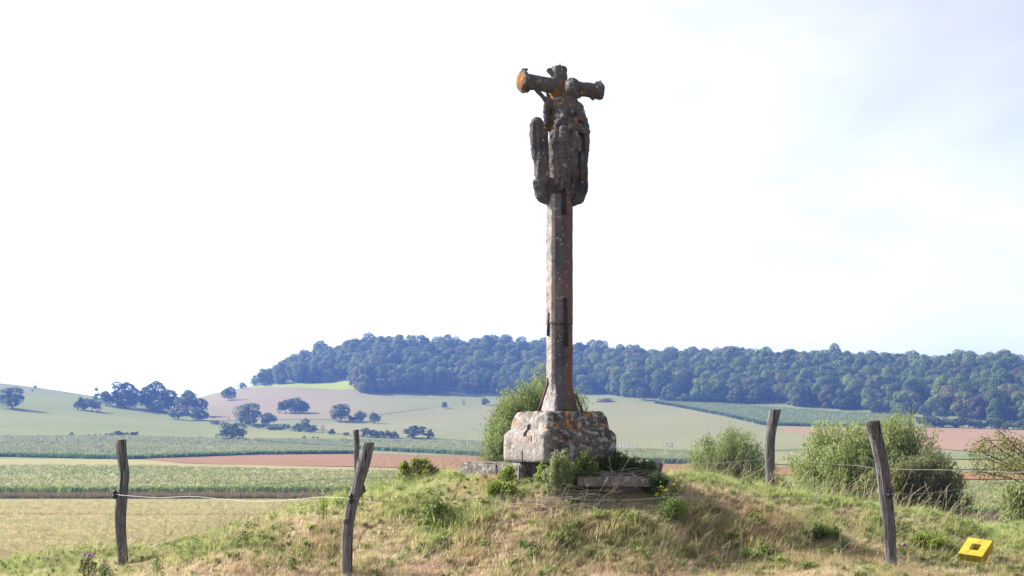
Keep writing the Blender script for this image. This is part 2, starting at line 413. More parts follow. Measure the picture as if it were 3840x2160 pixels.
def ground(px, py, ymin=60):
    """where the line of sight through (px,py) meets the ground"""
    ys = YS[YS >= ymin]
    x = (px-1920)/F*ys; d = tz(x, ys)-(HY-py)/F*ys
    h = np.nonzero(d >= 0)[0]
    if len(h) == 0: k = int(np.argmax(d)); return x[k], ys[k], tz(x[k], ys[k])
    k = h[0]
    Y = ys[k]
    if k: Y = ys[k-1]+(ys[k]-ys[k-1])*(-d[k-1])/(d[k]-d[k-1]+1e-12)
    xx = (px-1920)/F*Y
    return float(xx), float(Y), float(tz(xx, Y))

# ---------------------------------------------------------------- ground sheet
M = {}
M['meadow'] = fieldmat('meadow_grass', (0.18, 0.225, 0.07), (0.235, 0.235, 0.10), (0.14, 0.145, 0.06), stripe=0.25, stripe_rot=0.15, stripe_scale=0.02)
ys = np.concatenate([np.arange(-60, 8, 4), np.arange(8, 30, 0.18), np.arange(30, 110, 2.0), np.arange(110, 1400, 6.0), np.arange(1400, 2600, 50.0)])
us = np.linspace(-1, 1, 361); uc = 0.3*us+0.7*us**3
Wd = 60+0.85*np.clip(ys, 0, None)
XX = uc[None, :]*Wd[:, None]; YY = np.repeat(ys[:, None], len(us), 1)
ZZ = tz(XX, YY)
nr, nc = XX.shape
V = np.stack([XX, YY, ZZ], -1).reshape(-1, 3)
ii = np.arange(nr-1)[:, None]*nc+np.arange(nc-1)[None, :]
Q = np.stack([ii, ii+1, ii+nc+1, ii+nc], -1).reshape(-1, 4)
def add_thatch(m):
    ns, ls = m.node_tree.nodes, m.node_tree.links
    p = [n for n in ns if n.type == 'BSDF_PRINCIPLED'][0]; src = p.inputs['Base Color'].links[0].from_socket
    tc = [n for n in ns if n.type == 'TEX_COORD'][0]; sx = ns.new('ShaderNodeSeparateXYZ'); ls.new(tc.outputs['Object'], sx.inputs[0])
    mr = ns.new('ShaderNodeMapRange'); mr.inputs['From Min'].default_value = 24; mr.inputs['From Max'].default_value = 75
    ls.new(sx.outputs['Y'], mr.inputs['Value'])
    k, _ = noise_mask(ns, ls, tc.outputs['Object'], 3.0, 0.35, 0.65)
    th = mixc(ns, ls, k, (0.20, 0.135, 0.085), (0.16, 0.145, 0.065))
    ls.new(mixc(ns, ls, mr.outputs[0], th, src), p.inputs['Base Color'])
add_thatch(M['meadow'])
g = obj('ground', mk_mesh('ground', V, Q, True), M['meadow']); tag(g, 'sunny meadow land of the valley, knoll and far hills', 'ground', kind='structure')

def patch(name, top, bot, mat, label, lift=0.2, nx=90, ny=14, ymin=90):
    """a field: a sheet draped on the land between two boundary lines given as sight lines"""
    x0 = max(top[0][0], bot[0][0]); x1 = min(top[-1][0], bot[-1][0])
    pxs = np.linspace(x0, x1, nx)
    tp = np.interp(pxs, [a for a, _ in top], [b for _, b in top]); bt = np.interp(pxs, [a for a, _ in bot], [b for _, b in bot])
    wob = lambda o_: np.array([0.9*mnoise.fractal(Vector((p*0.02, o_, len(label)*1.7)), 1.0, 2.0, 4) for p in pxs])
    thin = np.clip((bt-tp)/12.0, 0, 1); tp = tp+wob(1.0)*thin; bt = bt+wob(9.0)*thin
    A = np.array([ground(p, q, ymin)[:2] for p, q in zip(pxs, bt)]); B = np.array([ground(p, q, ymin)[:2] for p, q in zip(pxs, tp)])
    s = np.linspace(0, 1, ny)
    XY = A[None]*(1-s)[:, None, None]+B[None]*s[:, None, None]
    Z = tz(XY[..., 0], XY[..., 1])+lift*0.38
    V = np.dstack([XY, Z]).reshape(-1, 3)
    ii = np.arange(ny-1)[:, None]*nx+np.arange(nx-1)[None, :]
    Q = np.stack([ii, ii+1, ii+nx+1, ii+nx], -1).reshape(-1, 4)
    o = obj(name, mk_mesh(name, V, Q, True), mat); tag(o, label, 'field', kind='structure')
    return A, B

M['stubble'] = fieldmat('stubble', (0.30, 0.255, 0.12), (0.26, 0.255, 0.10), (0.20, 0.16, 0.075), stripe=0.35, stripe_rot=0.03, stripe_scale=0.03, fine=1.3)
M['pale_cut'] = fieldmat('cut_meadow', (0.27, 0.265, 0.095), (0.24, 0.265, 0.085), (0.27, 0.205, 0.095), stripe=0.4, stripe_scale=0.03)
M['soil'] = fieldmat('ploughed_soil', (0.25, 0.135, 0.060), (0.28, 0.165, 0.080), (0.19, 0.10, 0.05), stripe=0.5, stripe_scale=0.05)
M['soil2'] = fieldmat('pale_soil', (0.33, 0.215, 0.12), (0.30, 0.185, 0.10), (0.24, 0.145, 0.085), stripe=0.5, stripe_scale=0.025)
M['crop_floor'] = fieldmat('crop_floor', (0.17, 0.20, 0.08), (0.21, 0.22, 0.10), (0.12, 0.13, 0.06))
M['pink'] = fieldmat('dry_hill_grass', (0.255, 0.185, 0.125), (0.21, 0.195, 0.105), (0.19, 0.13, 0.095), stripe=0.35, stripe_scale=0.016, big=0.02)
M['vine'] = fieldmat('vineyard_green', (0.36, 0.38, 0.045), (0.30, 0.33, 0.045), (0.2, 0.24, 0.04), stripe=0.4, stripe_scale=0.06)
M['pale'] = fieldmat('pale_hay_field', (0.185, 0.212, 0.080), (0.145, 0.192, 0.062), (0.235, 0.195, 0.09), stripe=0.7, stripe_rot=-0.12, stripe_scale=0.018, big=0.01)
def add_pink(m):
    ns, ls = m.node_tree.nodes, m.node_tree.links
    p = [n for n in ns if n.type == 'BSDF_PRINCIPLED'][0]; src = p.inputs['Base Color'].links[0].from_socket
    tc = [n for n in ns if n.type == 'TEX_COORD'][0]; sx = ns.new('ShaderNodeSeparateXYZ'); ls.new(tc.outputs['Object'], sx.inputs[0])
    mr = ns.new('ShaderNodeMapRange'); mr.inputs['From Min'].default_value = -70; mr.inputs['From Max'].default_value = -150; ls.new(sx.outputs['X'], mr.inputs['Value'])
    mpx = ns.new('ShaderNodeMapping'); mpx.inputs['Scale'].default_value = (0.5, 1.6, 1); ls.new(tc.outputs['Object'], mpx.inputs['Vector'])
    k, _ = noise_mask(ns, ls, mpx.outputs['Vector'], 0.018, 0.34, 0.62, 6, 0.6)
    mu = ns.new('ShaderNodeMath'); mu.operation = 'MULTIPLY'; ls.new(mr.outputs[0], mu.inputs[0]); ls.new(k, mu.inputs[1])
    ls.new(mixc(ns, ls, mu.outputs[0], src, (0.265, 0.19, 0.125)), p.inputs['Base Color'])
add_pink(M['pale'])
M['hillgreen'] = fieldmat('hill_pasture', (0.145, 0.215, 0.040), (0.205, 0.23, 0.060), (0.20, 0.175, 0.065), stripe=0.5, stripe_rot=0.35, stripe_scale=0.009)

patch('stubble_field', [(-900, 1874), (900, 1874), (2700, 1872)], [(-900, 2120), (600, 2110), (2700, 2100)], M['stubble'], 'pale stubble field on the valley floor left of the knoll', ymin=100)
patch('field_furrow', [(-900, 1925), (300, 1927), (1500, 1929)], [(-900, 1929), (300, 1931), (1500, 1934)], M['soil'], 'thin brown furrow line across the pale stubble', lift=0.26, ny=3, ymin=100)
cA = patch('crop_field', [(-900, 1754), (500, 1756), (1000, 1770), (1700, 1785), (2700, 1798)], [(-900, 1850), (900, 1850), (2700, 1850)], M['crop_floor'], 'green leafy crop field behind the stubble', lift=0.22)
patch('cut_meadow', [(-900, 1719), (540, 1724), (700, 1740), (1750, 1763), (2700, 1778)], [(-900, 1757), (500, 1759), (1000, 1773), (1750, 1790), (2700, 1802)], M['pale_cut'], 'yellow green cut meadow strip behind the leafy crop', lift=0.24)
patch('ploughed_field', [(530, 1721), (700, 1712), (960, 1706), (1400, 1703), (1900, 1713), (2300, 1738), (2700, 1745)], [(530, 1725), (700, 1738), (960, 1746), (1400, 1752), (1900, 1768), (2300, 1778), (2700, 1780)], M['soil'], 'red brown ploughed strip crossing behind the cross', lift=0.3)
cB = patch('maize_field', [(-900, 1640), (500, 1641), (900, 1650), (1000, 1664), (1330, 1690)], [(-900, 1712), (0, 1713), (480, 1723), (960, 1706), (1330, 1702)], M['crop_floor'], 'grey green maize field left of the ploughed strip', lift=0.26)
cC = patch('maize_field', [(960, 1655), (1300, 1652), (1700, 1660), (2000, 1672), (2330, 1690), (2700, 1702)], [(960, 1661), (1060, 1668), (1300, 1684), (1720, 1705), (1900, 1716), (2330, 1736), (2700, 1742)], M['crop_floor'], 'grey green maize field behind the plinth of the cross', lift=0.35)
patch('hill_pasture', [(-900, 1470), (0, 1470), (350, 1500), (600, 1545), (800, 1584), (1000, 1608), (1300, 1632), (1480, 1648)], [(-900, 1637), (400, 1637), (800, 1645), (1000, 1652), (1300, 1651), (1480, 1650)], M['hillgreen'], 'green pasture slope of the left hill', lift=0.35, ny=30)
patch('dry_hill_field', [(735, 1492), (800, 1474), (950, 1453), (1100, 1452), (1350, 1466), (1390, 1482), (1700, 1506)], [(735, 1580), (950, 1575), (1300, 1572), (1500, 1545), (1700, 1520)], M['pale'], 'pinkish dry grass slope under the wood', lift=0.5, ny=24)
patch('vineyard_patch', [(930, 1452), (1080, 1433), (1200, 1429), (1350, 1429)], [(930, 1466), (1020, 1468), (1200, 1464), (1360, 1462)], M['vine'], 'yellow green vineyard strip at the foot of the wood', lift=0.45, ny=8)
patch('hay_field', [(1150, 1606), (1300, 1574), (1500, 1547), (1700, 1520), (2000, 1512), (2230, 1495), (2450, 1516), (2900, 1530), (3400, 1580)], [(1150, 1608), (1300, 1632), (1500, 1645), (1700, 1650), (2000, 1665), (2400, 1690), (2900, 1690), (3400, 1672)], M['pale'], 'wide pale hay field right of the cross', lift=0.45, ny=26)
cD = patch('maize_field', [(2462, 1512), (2700, 1518), (3000, 1540), (3340, 1560)], [(2462, 1513), (2560, 1530), (2700, 1557), (2870, 1596), (3080, 1602), (3340, 1602)], M['crop_floor'], 'green maize wedge below the wood on the right', lift=0.7, ny=18)
patch('bare_field', [(2905, 1607), (3080, 1603), (3400, 1604), (3840, 1611), (4600, 1614)], [(2905, 1609), (3080, 1640), (3400, 1672), (3600, 1692), (3840, 1700), (4600, 1700)], M['soil2'], 'pale pink bare field on the right behind the willows', lift=0.6, ny=18)
patch('green_strip', [(3480, 1696), (3840, 1704), (4600, 1704)], [(3480, 1722), (3840, 1727), (4600, 1730)], M['vine'] if 0 else M['crop_floor'], 'narrow green crop strip right of the willows', lift=0.6)
patch('cut_strip', [(2860, 1692), (3480, 1727), (3840, 1730), (4600, 1732)], [(2860, 1742), (3480, 1762), (3840, 1764), (4600, 1766)], M['pale'], 'pale cut strip right of the willows', lift=0.5)
patch('ploughed_strip', [(2440, 1746), (3000, 1752), (3500, 1776), (3840, 1774), (4600, 1774)], [(2440, 1780), (3000, 1785), (3500, 1800), (3840, 1800), (4600, 1802)], M['soil'], 'red brown soil strip right of the willows', lift=0.4)
cE = patch('crop_field', [(3300, 1826), (3840, 1826), (4600, 1826)], [(3300, 1938), (3840, 1940), (4600, 1945)], M['crop_floor'], 'green leafy crop field at the right edge', lift=0.22, ymin=80)

# ---------------------------------------------------------------- scatter through geometry nodes (uncountable stuff only)
def proto_coll(name, meshes, mat):
    c = bpy.data.collections.new(name)
    for i, me in enumerate(meshes):
        if len(me.materials) == 0: me.materials.append(mat)
        c.objects.link(bpy.data.objects.new('%s_%02d' % (name, i), me))
    return c

def scatter(name, P, rot, scl, idx, tint, coll, label, cat):
    me = bpy.data.meshes.new(name); P = np.asarray(P, np.float32)
    me.vertices.add(len(P)); me.vertices.foreach_set('co', P.ravel())
    a = me.attributes.new('rot', 'FLOAT_VECTOR', 'POINT'); a.data.foreach_set('vector', np.asarray(rot, np.float32).ravel())
    scl = np.asarray(scl, np.float32)
    if scl.ndim == 1: scl = np.repeat(scl[:, None], 3, 1)
    a = me.attributes.new('scl', 'FLOAT_VECTOR', 'POINT'); a.data.foreach_set('vector', scl.ravel())
    a = me.attributes.new('idx', 'INT', 'POINT'); a.data.foreach_set('value', np.asarray(idx, np.int32))
    a = me.attributes.new('tint', 'FLOAT_COLOR', 'POINT')
    a.data.foreach_set('color', np.concatenate([tint, np.ones((len(P), 1))], 1).astype(np.float32).ravel())
    me.update()
    o = obj(name, me); tag(o, label, cat, kind='stuff')
    for pm in coll.objects[0].data.materials: me.materials.append(pm)
    gt = bpy.data.node_groups.new('scatter_'+name, 'GeometryNodeTree')
    gt.interface.new_socket('Geometry', in_out='INPUT', socket_type='NodeSocketGeometry')
    gt.interface.new_socket('Geometry', in_out='OUTPUT', socket_type='NodeSocketGeometry')
    n = gt.nodes; gi = n.new('NodeGroupInput'); go = n.new('NodeGroupOutput')
    iop = n.new('GeometryNodeInstanceOnPoints'); ci = n.new('GeometryNodeCollectionInfo')
    ci.inputs['Collection'].default_value = coll; ci.inputs['Separate Children'].default_value = True; ci.inputs['Reset Children'].default_value = True
    def na(nm, ty):
        q = n.new('GeometryNodeInputNamedAttribute'); q.data_type = ty; q.inputs['Name'].default_value = nm
        return q.outputs['Attribute']
    L = gt.links
    L.new(gi.outputs[0], iop.inputs['Points']); L.new(ci.outputs[0], iop.inputs['Instance'])
    iop.inputs['Pick Instance'].default_value = True
    L.new(na('idx', 'INT'), iop.inputs['Instance Index']); L.new(na('rot', 'FLOAT_VECTOR'), iop.inputs['Rotation'])
    L.new(na('scl', 'FLOAT_VECTOR'), iop.inputs['Scale'])
    L.new(iop.outputs['Instances'], go.inputs[0])
    mod = o.modifiers.new('scatter', 'NODES'); mod.node_group = gt
    return o

def blade_tuft(rng, n, h, spread, wid, lean, droop=0.5, seg=3):
    """a tuft of grass blades; the wind leans them towards +x"""
    A = Acc()
    for _ in range(n):
        a = rng.uniform(0, 2*math.pi); r = spread*math.sqrt(rng.uniform())
        b = np.array([r*math.cos(a), r*math.sin(a), -0.02]); hh = h*rng.uniform(0.45, 1.15)
        d = np.array([math.cos(a)*0.45+lean+rng.normal()*0.22, math.sin(a)*0.45+rng.normal()*0.22, 0.0])
        sa = rng.uniform(0, math.pi); side = np.array([math.cos(sa), math.sin(sa), 0])*wid*rng.uniform(0.6, 1.3)
        V = []
        for k in range(seg+1):
            t = k/seg
            c = b+np.array([0, 0, hh*(t-0.28*droop*t*t*np.linalg.norm(d))])+d*hh*droop*t*t
            ww = side*(1-t**1.5)*0.5
            if k < seg: V += [c-ww, c+ww]
            else: V += [c]
        Qs = [(2*k, 2*k+1, 2*k+3, 2*k+2) for k in range(seg-1)]
        A.add(np.array(V), np.array(Qs)); A.add(np.zeros((0, 3)), np.array([(2*seg-2, 2*seg-1, 2*seg)])-len(V))
    return A.mesh('tuft')

def leafy_clump(rng, n, h, spread, wid, seg=3):
    """arching broad crop leaves"""
    A = Acc()
    for _ in range(n):
        a = rng.uniform(0, 2*math.pi); r = spread*math.sqrt(rng.uniform())
        b = np.array([r*math.cos(a), r*math.sin(a), 0]); hh = h*rng.uniform(0.55, 1.1)
        oa = rng.uniform(0, 2*math.pi); d = np.array([math.cos(oa), math.sin(oa), 0]); s = np.array([-d[1], d[0], 0])*wid*rng.uniform(0.6, 1.2)
        V = []
        for k in range(seg+1):
            t = k/seg
            c = b+np.array([0, 0, hh*(1.25*t-0.45*t*t)])+d*hh*0.5*t*t
            ww = s*(math.sin(math.pi*min(0.98, 0.25+0.75*t)))*0.5
            V += [c-ww, c+ww]
        A.add(np.array(V), np.array([(2*k, 2*k+1, 2*k+3, 2*k+2) for k in range(seg)]))
    return A.mesh('crop')

M['crop'] = leafmat('crop_leaves', (0.7, 0.7, 0.7), (1.25, 1.25, 1.2), 0.4, attr=True)
crop_c = proto_coll('crop_plant', [leafy_clump(RNG, 12, 1.0, 0.5, 0.16) for _ in range(6)], M['crop'])

def fill(A, B, n, rng, jit=0.0):
    s = rng.uniform(0, 1, n); u = rng.uniform(0, len(A)-1.001, n); k = u.astype(int); a = (u-k)[:, None]
    lo = A[k]*(1-a)+A[k+1]*a; hi = B[k]*(1-a)+B[k+1]*a
    return lo*(1-s)[:, None]+hi*s[:, None], s, u/(len(A)-1)

def crop(name, AB, n, h, cols, label, patchiness=0.05, edge=0, wide=1.0):
    rng = np.random.default_rng(len(name)*13+n)
    XY, s, u = fill(AB[0], AB[1], n, rng)
    if edge:                                # a denser front row closes the edge of the stand
        XYe, se, ue = fill(AB[0], AB[0]+(AB[1]-AB[0])*0.03, edge, rng); XY = np.concatenate([XY, XYe])
    m = len(XY)
    z = tz(XY[:, 0], XY[:, 1])+0.15
    f = 0.5+0.5*np.sin(XY[:, 0]*patchiness*1.3+np.sin(XY[:, 1]*patchiness*2)*2)*np.cos(XY[:, 1]*patchiness+np.sin(XY[:, 0]*patchiness*.7))
    f = np.clip(f+rng.normal(size=m)*0.35, 0, 1)[:, None]
    tint = np.array(cols[0])*(1-f)+np.array(cols[1])*f
    dry = rng.uniform(size=m) < 0.22
    tint[dry] = np.array(cols[2])*rng.uniform(0.7, 1.1, (dry.sum(), 1))
    if edge: tint[n:] = np.array(cols[3])*rng.uniform(0.7, 1.2, (edge, 1))
    hh = h*rng.uniform(0.8, 1.15, m)
    scl = np.stack([hh*wide, hh*wide, hh], 1)
    rot = np.stack([np.zeros(m), np.zeros(m), rng.uniform(0, 6.28, m)], 1)
    scatter(name, np.column_stack([XY, z]), rot, scl, rng.integers(0, 6, m), tint, crop_c, label, 'crop')

crop('crop_rows', cA, 23000, 1.05, [(0.25, 0.31, 0.08), (0.40, 0.40, 0.15), (0.55, 0.50, 0.33), (0.22, 0.34, 0.07)], 'leafy green crop standing behind the stubble field', 0.06, 2500)
crop('crop_rows', cE, 7000, 1.05, [(0.26, 0.33, 0.09), (0.38, 0.37, 0.14), (0.47, 0.41, 0.25), (0.22, 0.33, 0.07)], 'leafy green crop at the right edge of the valley', 0.06, 900)
crop('maize_rows', cB, 15000, 1.5, [(0.26, 0.31, 0.11), (0.34, 0.35, 0.15), (0.38, 0.34, 0.2), (0.15, 0.27, 0.055)], 'grey green maize stand below the left hill', 0.02, 2600, 1.3)
crop('maize_rows', cC, 9000, 1.5, [(0.27, 0.32, 0.12), (0.34, 0.36, 0.16), (0.38, 0.35, 0.2), (0.13, 0.22, 0.08)], 'grey green maize stand behind the cross', 0.02, 2600, 1.3)
crop('maize_rows', cD, 8000, 1.9, [(0.24, 0.31, 0.12), (0.28, 0.33, 0.14), (0.3, 0.32, 0.16), (0.09, 0.16, 0.06)], 'green maize stand below the right wood', 0.02, 1500, 1.5)

# ---------------------------------------------------------------- trees
M['bark'] = wood('bark', (0.09, 0.075, 0.06), (0.16, 0.135, 0.11))
def tree_protos(seed, H, W, trunk, n_lobes, n_leaf, leaf, flat=1.0, sparse=0.0, cone=False, full=0.0):
    """(trunk mesh, crown mesh) of a tree H tall and W wide, base at 0"""
    rng = np.random.default_rng(seed)
    cz = trunk+(H-trunk)*0.5; rz = (H-trunk)*0.5; rx = W*0.5
    lobes = []
    for k in range(n_lobes):
        d = rng.normal(size=3); d /= np.linalg.norm(d); rr = rng.uniform(0.35, 1.0)**0.6
        c = np.array([d[0]*rx*0.68*rr, d[1]*rx*0.68*rr, d[2]*rz*0.68*rr])
        if d[2] < 0 and full: c[:2] /= math.sqrt(max(0.25, 1-full*1.6*d[2]**2))
        if cone: c[:2] *= max(0.12, 0.75-0.65*(c[2]/rz))
        lr = min(rx, rz)*rng.uniform(0.20, 0.46)*(1 if not cone else max(0.4, 0.9-0.5*c[2]/rz))
        lobes.append((c+np.array([0, 0, cz]), lr*np.array([1, 1, 0.8*flat])))
    C = np.array([l[0] for l in lobes]); Rr = np.array([l[1] for l in lobes])
    k = rng.integers(0, n_lobes, n_leaf*2); d = rng.normal(size=(n_leaf*2, 3)); d /= np.linalg.norm(d, axis=1, keepdims=True)
    d[:, 2] = np.where((d[:, 2] < -0.2) & (rng.uniform(size=len(d)) < 0.6), -d[:, 2], d[:, 2])
    P = C[k]+d*Rr[k]*rng.uniform(0.78, 1.06, (len(d), 1))
    ins = np.zeros(len(P), bool)
    for j in range(n_lobes):
        q = np.sum(((P-C[j])/Rr[j])**2, 1); ins |= (q < 0.55) & (k != j)
    P = P[~ins][:n_leaf]; d = d[~ins][:n_leaf]
    if sparse: keep = rng.uniform(size=len(P)) > sparse; P = P[keep]; d = d[keep]
    lo_, hi_ = P[:, 2].min(), P[:, 2].max(); fz = lambda z_: trunk+(z_-lo_)/(hi_-lo_)*(H-trunk)   # fill the stated size
    fx = W*0.5/np.percentile(np.hypot(P[:, 0], P[:, 1]), 98)
    P = np.column_stack([P[:, 0]*fx, P[:, 1]*fx, fz(P[:, 2])]); C = np.column_stack([C[:, 0]*fx, C[:, 1]*fx, fz(C[:, 2])])
    N = d+np.array([0, 0, 0.25])+rng.normal(size=d.shape)*0.45
    Vv, Fq = leaf_faces(P, N, leaf*rng.uniform(0.6, 1.3, len(P)), leaf*rng.uniform(0.5, 0.9, len(P)), rng)
    crown = mk_mesh('crown', Vv, Fq)
    A = Acc(); r0 = max(0.05, W*0.028)
    top = np.array([rng.normal()*0.03*W, rng.normal()*0.03*W, trunk+(H-trunk)*0.55])
    mid = top*0.5+np.array([rng.normal()*0.02*W, rng.normal()*0.02*W, 0])
    acc_tube(A, [(0, 0, -0.3), tuple(mid*0.3), tuple(mid), tuple(top)], [r0*1.4, r0, r0*0.8, r0*0.35], 6)
    for j in rng.permutation(n_lobes)[:7]:
        s = mid+(top-mid)*rng.uniform(-0.1, 0.8); e = C[j]
        acc_tube(A, [s, (s+e)*0.5+np.array([0, 0, -0.04*H]), e], [r0*0.5, r0*0.35, r0*0.12], 5)
    return A.mesh('trunk'), crown

FOL = {
 'forest': leafmat('forest_leaves', (0.036, 0.068, 0.018), (0.25, 0.31, 0.055), 0.38, noise_scale=0.12),
 'yellow': leafmat('yellowing_leaves', (0.11, 0.125, 0.03), (0.24, 0.225, 0.06), 0.3, noise_scale=0.12),
 'brown': leafmat('browning_leaves', (0.10, 0.075, 0.045), (0.2, 0.14, 0.075), 0.25, noise_scale=0.12),
 'hill': leafmat('field_tree_leaves', (0.035, 0.060, 0.020), (0.17, 0.215, 0.055), 0.32, noise_scale=0.2)}
PR = {}
for kd, n in (('forest', 6), ('yellow', 2), ('brown', 2)):
    PR[kd] = []
    for i in range(n):
        Hh, Ww = [(17.5, 14), (18.5, 12.5), (16, 15.5), (17.5, 13.5), (18.5, 14.5), (15.5, 13.5)][(i+len(kd)) % 6]
        t_, c_ = tree_protos(900+len(kd)*50+i, Hh, Ww, 0.5, 30, 5200, 0.78, full=0.5)
        t_.materials.append(M['bark']); c_.materials.append(FOL[kd]); PR[kd].append((t_, c_))

def put_tree(proto, x, y, z, sx, sz, rz, name, label, cat, group=None):
    e = empty(name, (x, y, z), (0, 0, rz)); e.scale = (sx, sx, sz)
    obj('trunk', proto[0], None, e); obj('crown', proto[1], None, e)
    tag(e, label, cat, group); return e

# the wood on the hill: rows from its front edge to the crest
FEp = [(930, 1092), (1080, 1080), (1320, 1076), (1342, 1004), (1900, 1003), (2230, 962), (2450, 925), (2700, 902), (3100, 853), (3400, 805), (3700, 765), (3860, 745), (5200, 730)]
CRp = [(930, 1105), (1000, 1150), (1080, 1205), (1250, 1245), (1390, 1215), (1900, 1225), (2230, 1180), (2700, 1120), (3100, 1070), (3400, 1020), (3700, 990), (5200, 970)]
rng = np.random.default_rng(21)
spots = []
for gx in np.arange(-230, 560, 10.6):
    for gy in np.arange(720, 1260, 10.6):
        x = gx+rng.uniform(-4.6, 4.6)+(5.3 if int(gy/10.6) % 2 else 0); y = gy+rng.uniform(-4.6, 4.6); px = 1920+F*x/y
        if px < 930 or px > 4250: continue
        yf = np.interp(px, [a for a, _ in FEp], [b for _, b in FEp]); yc = np.interp(px, [a for a, _ in CRp], [b for _, b in CRp])
        if yf+rng.uniform(0, 5) < y < yc+(28 if px > 1050 else 0): spots.append((x, y, y-yf, px, yc-y))
near = [s for s in spots if s[3] < 3900]; near.sort(key=lambda s: s[2])
ids = set(id(s) for s in near[:292])
LBL = {'forest': 'green broadleaf tree in the front ranks of the wooded hill', 'yellow': 'yellowish broadleaf tree in the front ranks of the wooded hill', 'brown': 'brownish broadleaf tree in the front ranks of the wooded hill'}
SECT = [(1080, 'at the left tip of the wood'), (1335, 'behind the vineyard strip'), (1700, 'of the wood above the three round trees'), (2090, 'of the wood left of the shaft'), (2470, 'of the wood just right of the shaft'), (2800, 'of the wood above the maize wedge'), (3250, 'of the wood above the tall back post'), (3560, 'of the wood above the leaning right post'), (9999, 'of the wood near the right edge')]
def lab(kd, s):
    w_ = [t for p, t in SECT if s[3] < p][0]
    return '%s broadleaf tree in the %s %s' % ({'forest': 'green', 'yellow': 'yellowish', 'brown': 'brownish'}[kd], 'front row' if s[2] < 15 else 'second row' if s[2] < 30 else 'third row' if s[2] < 45 else 'fourth row' if s[2] < 60 else 'upper rows', w_)
rest = []
for s in spots:
    x, y = s[0], s[1]; u = rng.uniform()
    kd = 'yellow' if u < 0.10 else ('brown' if u < 0.135 else 'forest')
    sc = rng.uniform(0.80, 1.14); edge = 0.92 if s[2] < 10 else 1.0
    if s[3] < 1100: sc *= 0.62+0.3*max(0, s[3]-960)/140
    if s[4] < 6: sc = min(sc, 0.9)
    hz = sc*edge*rng.uniform(0.88, 1.10)*(0.88 if s[4] < 6 else 1.0)
    if id(s) in ids:
        k = rng.integers(0, len(PR[kd]))
        put_tree(PR[kd][k], x, y, float(tz(x, y))-(0.6 if s[2] > 10 else 1.8), sc*1.02, hz, rng.uniform(0, 6.28), 'forest_tree', lab(kd, s), 'tree', kd+' trees in the front ranks of the wood')
    else: rest.append((x, y, sc, hz, rng.uniform(0, 6.28), rng.integers(0, 10) if u < 0.25 else rng.integers(0, 6)))
def joined(t_, c_):
    nt_ = len(t_.vertices); vt = np.empty(nt_*3, np.float32); t_.vertices.foreach_get('co', vt)
    vc = np.empty(len(c_.vertices)*3, np.float32); c_.vertices.foreach_get('co', vc)
    q = np.array([p.vertices[:] for p in t_.polygons]); qc = np.arange(len(c_.vertices)).reshape(-1, 4)
    me = mk_mesh('forest_tree', np.concatenate([vt, vc]).reshape(-1, 3), np.concatenate([q, qc+nt_]))
    me.materials.append(c_.materials[0]); return me
fc = proto_coll('forest_mass_tree', [joined(*p) for p in PR['forest']+PR['yellow']+PR['brown']], FOL['forest'])
rs = np.array(rest)
scatter('forest', np.column_stack([rs[:, 0], rs[:, 1], tz(rs[:, 0], rs[:, 1])-0.6]), np.column_stack([rs[:, 0]*0, rs[:, 0]*0, rs[:, 4]]),
        np.column_stack([rs[:, 2], rs[:, 2], rs[:, 3]]), rs[:, 5].astype(int), np.ones((len(rs), 3)), fc, 'dense mixed wood covering the upper hillside to its crest', 'forest')

# single trees, bushes and hedges on the fields: (bearing, base row, width, height, kind, label)
HT = [tree_protos(301+i, 10.0, 10.6, 0.35, 30, 3600, 0.62, full=0.55) for i in range(4)]
HB = [tree_protos(341+i, 4.2, 6.2, 0.02, 20, 1800, 0.48, 0.9, full=0.55) for i in range(4)]
HC = [tree_protos(361, 10.0, 5.0, 0.8, 14, 1100, 0.6, 1.0, 0.0, True)]
HS = [tree_protos(371+i, 10.0, 9.0, 2.6, 10, 700, 0.55, 1.0, 0.35) for i in range(2)]
HD = [tree_protos(381, 10.0, 8.0, 2.0, 9, 60, 0.4, 1.0, 0.5)]
for L_ in (HT, HB, HC, HS, HD):
    for t_, c_ in L_: t_.materials.append(M['bark']); c_.materials.append(FOL['hill'])
BASE = {'T': (HT, 10.0, 10.0, 'field_tree', 'tree'), 'B': (HB, 4.0, 6.0, 'bush', 'bush'), 'C': (HC, 10.0, 5.0, 'conifer_tree', 'tree'), 'S': (HS, 10.0, 9.0, 'open_crowned_tree', 'tree'), 'D': (HD, 10.0, 8.0, 'bare_tree', 'tree')}
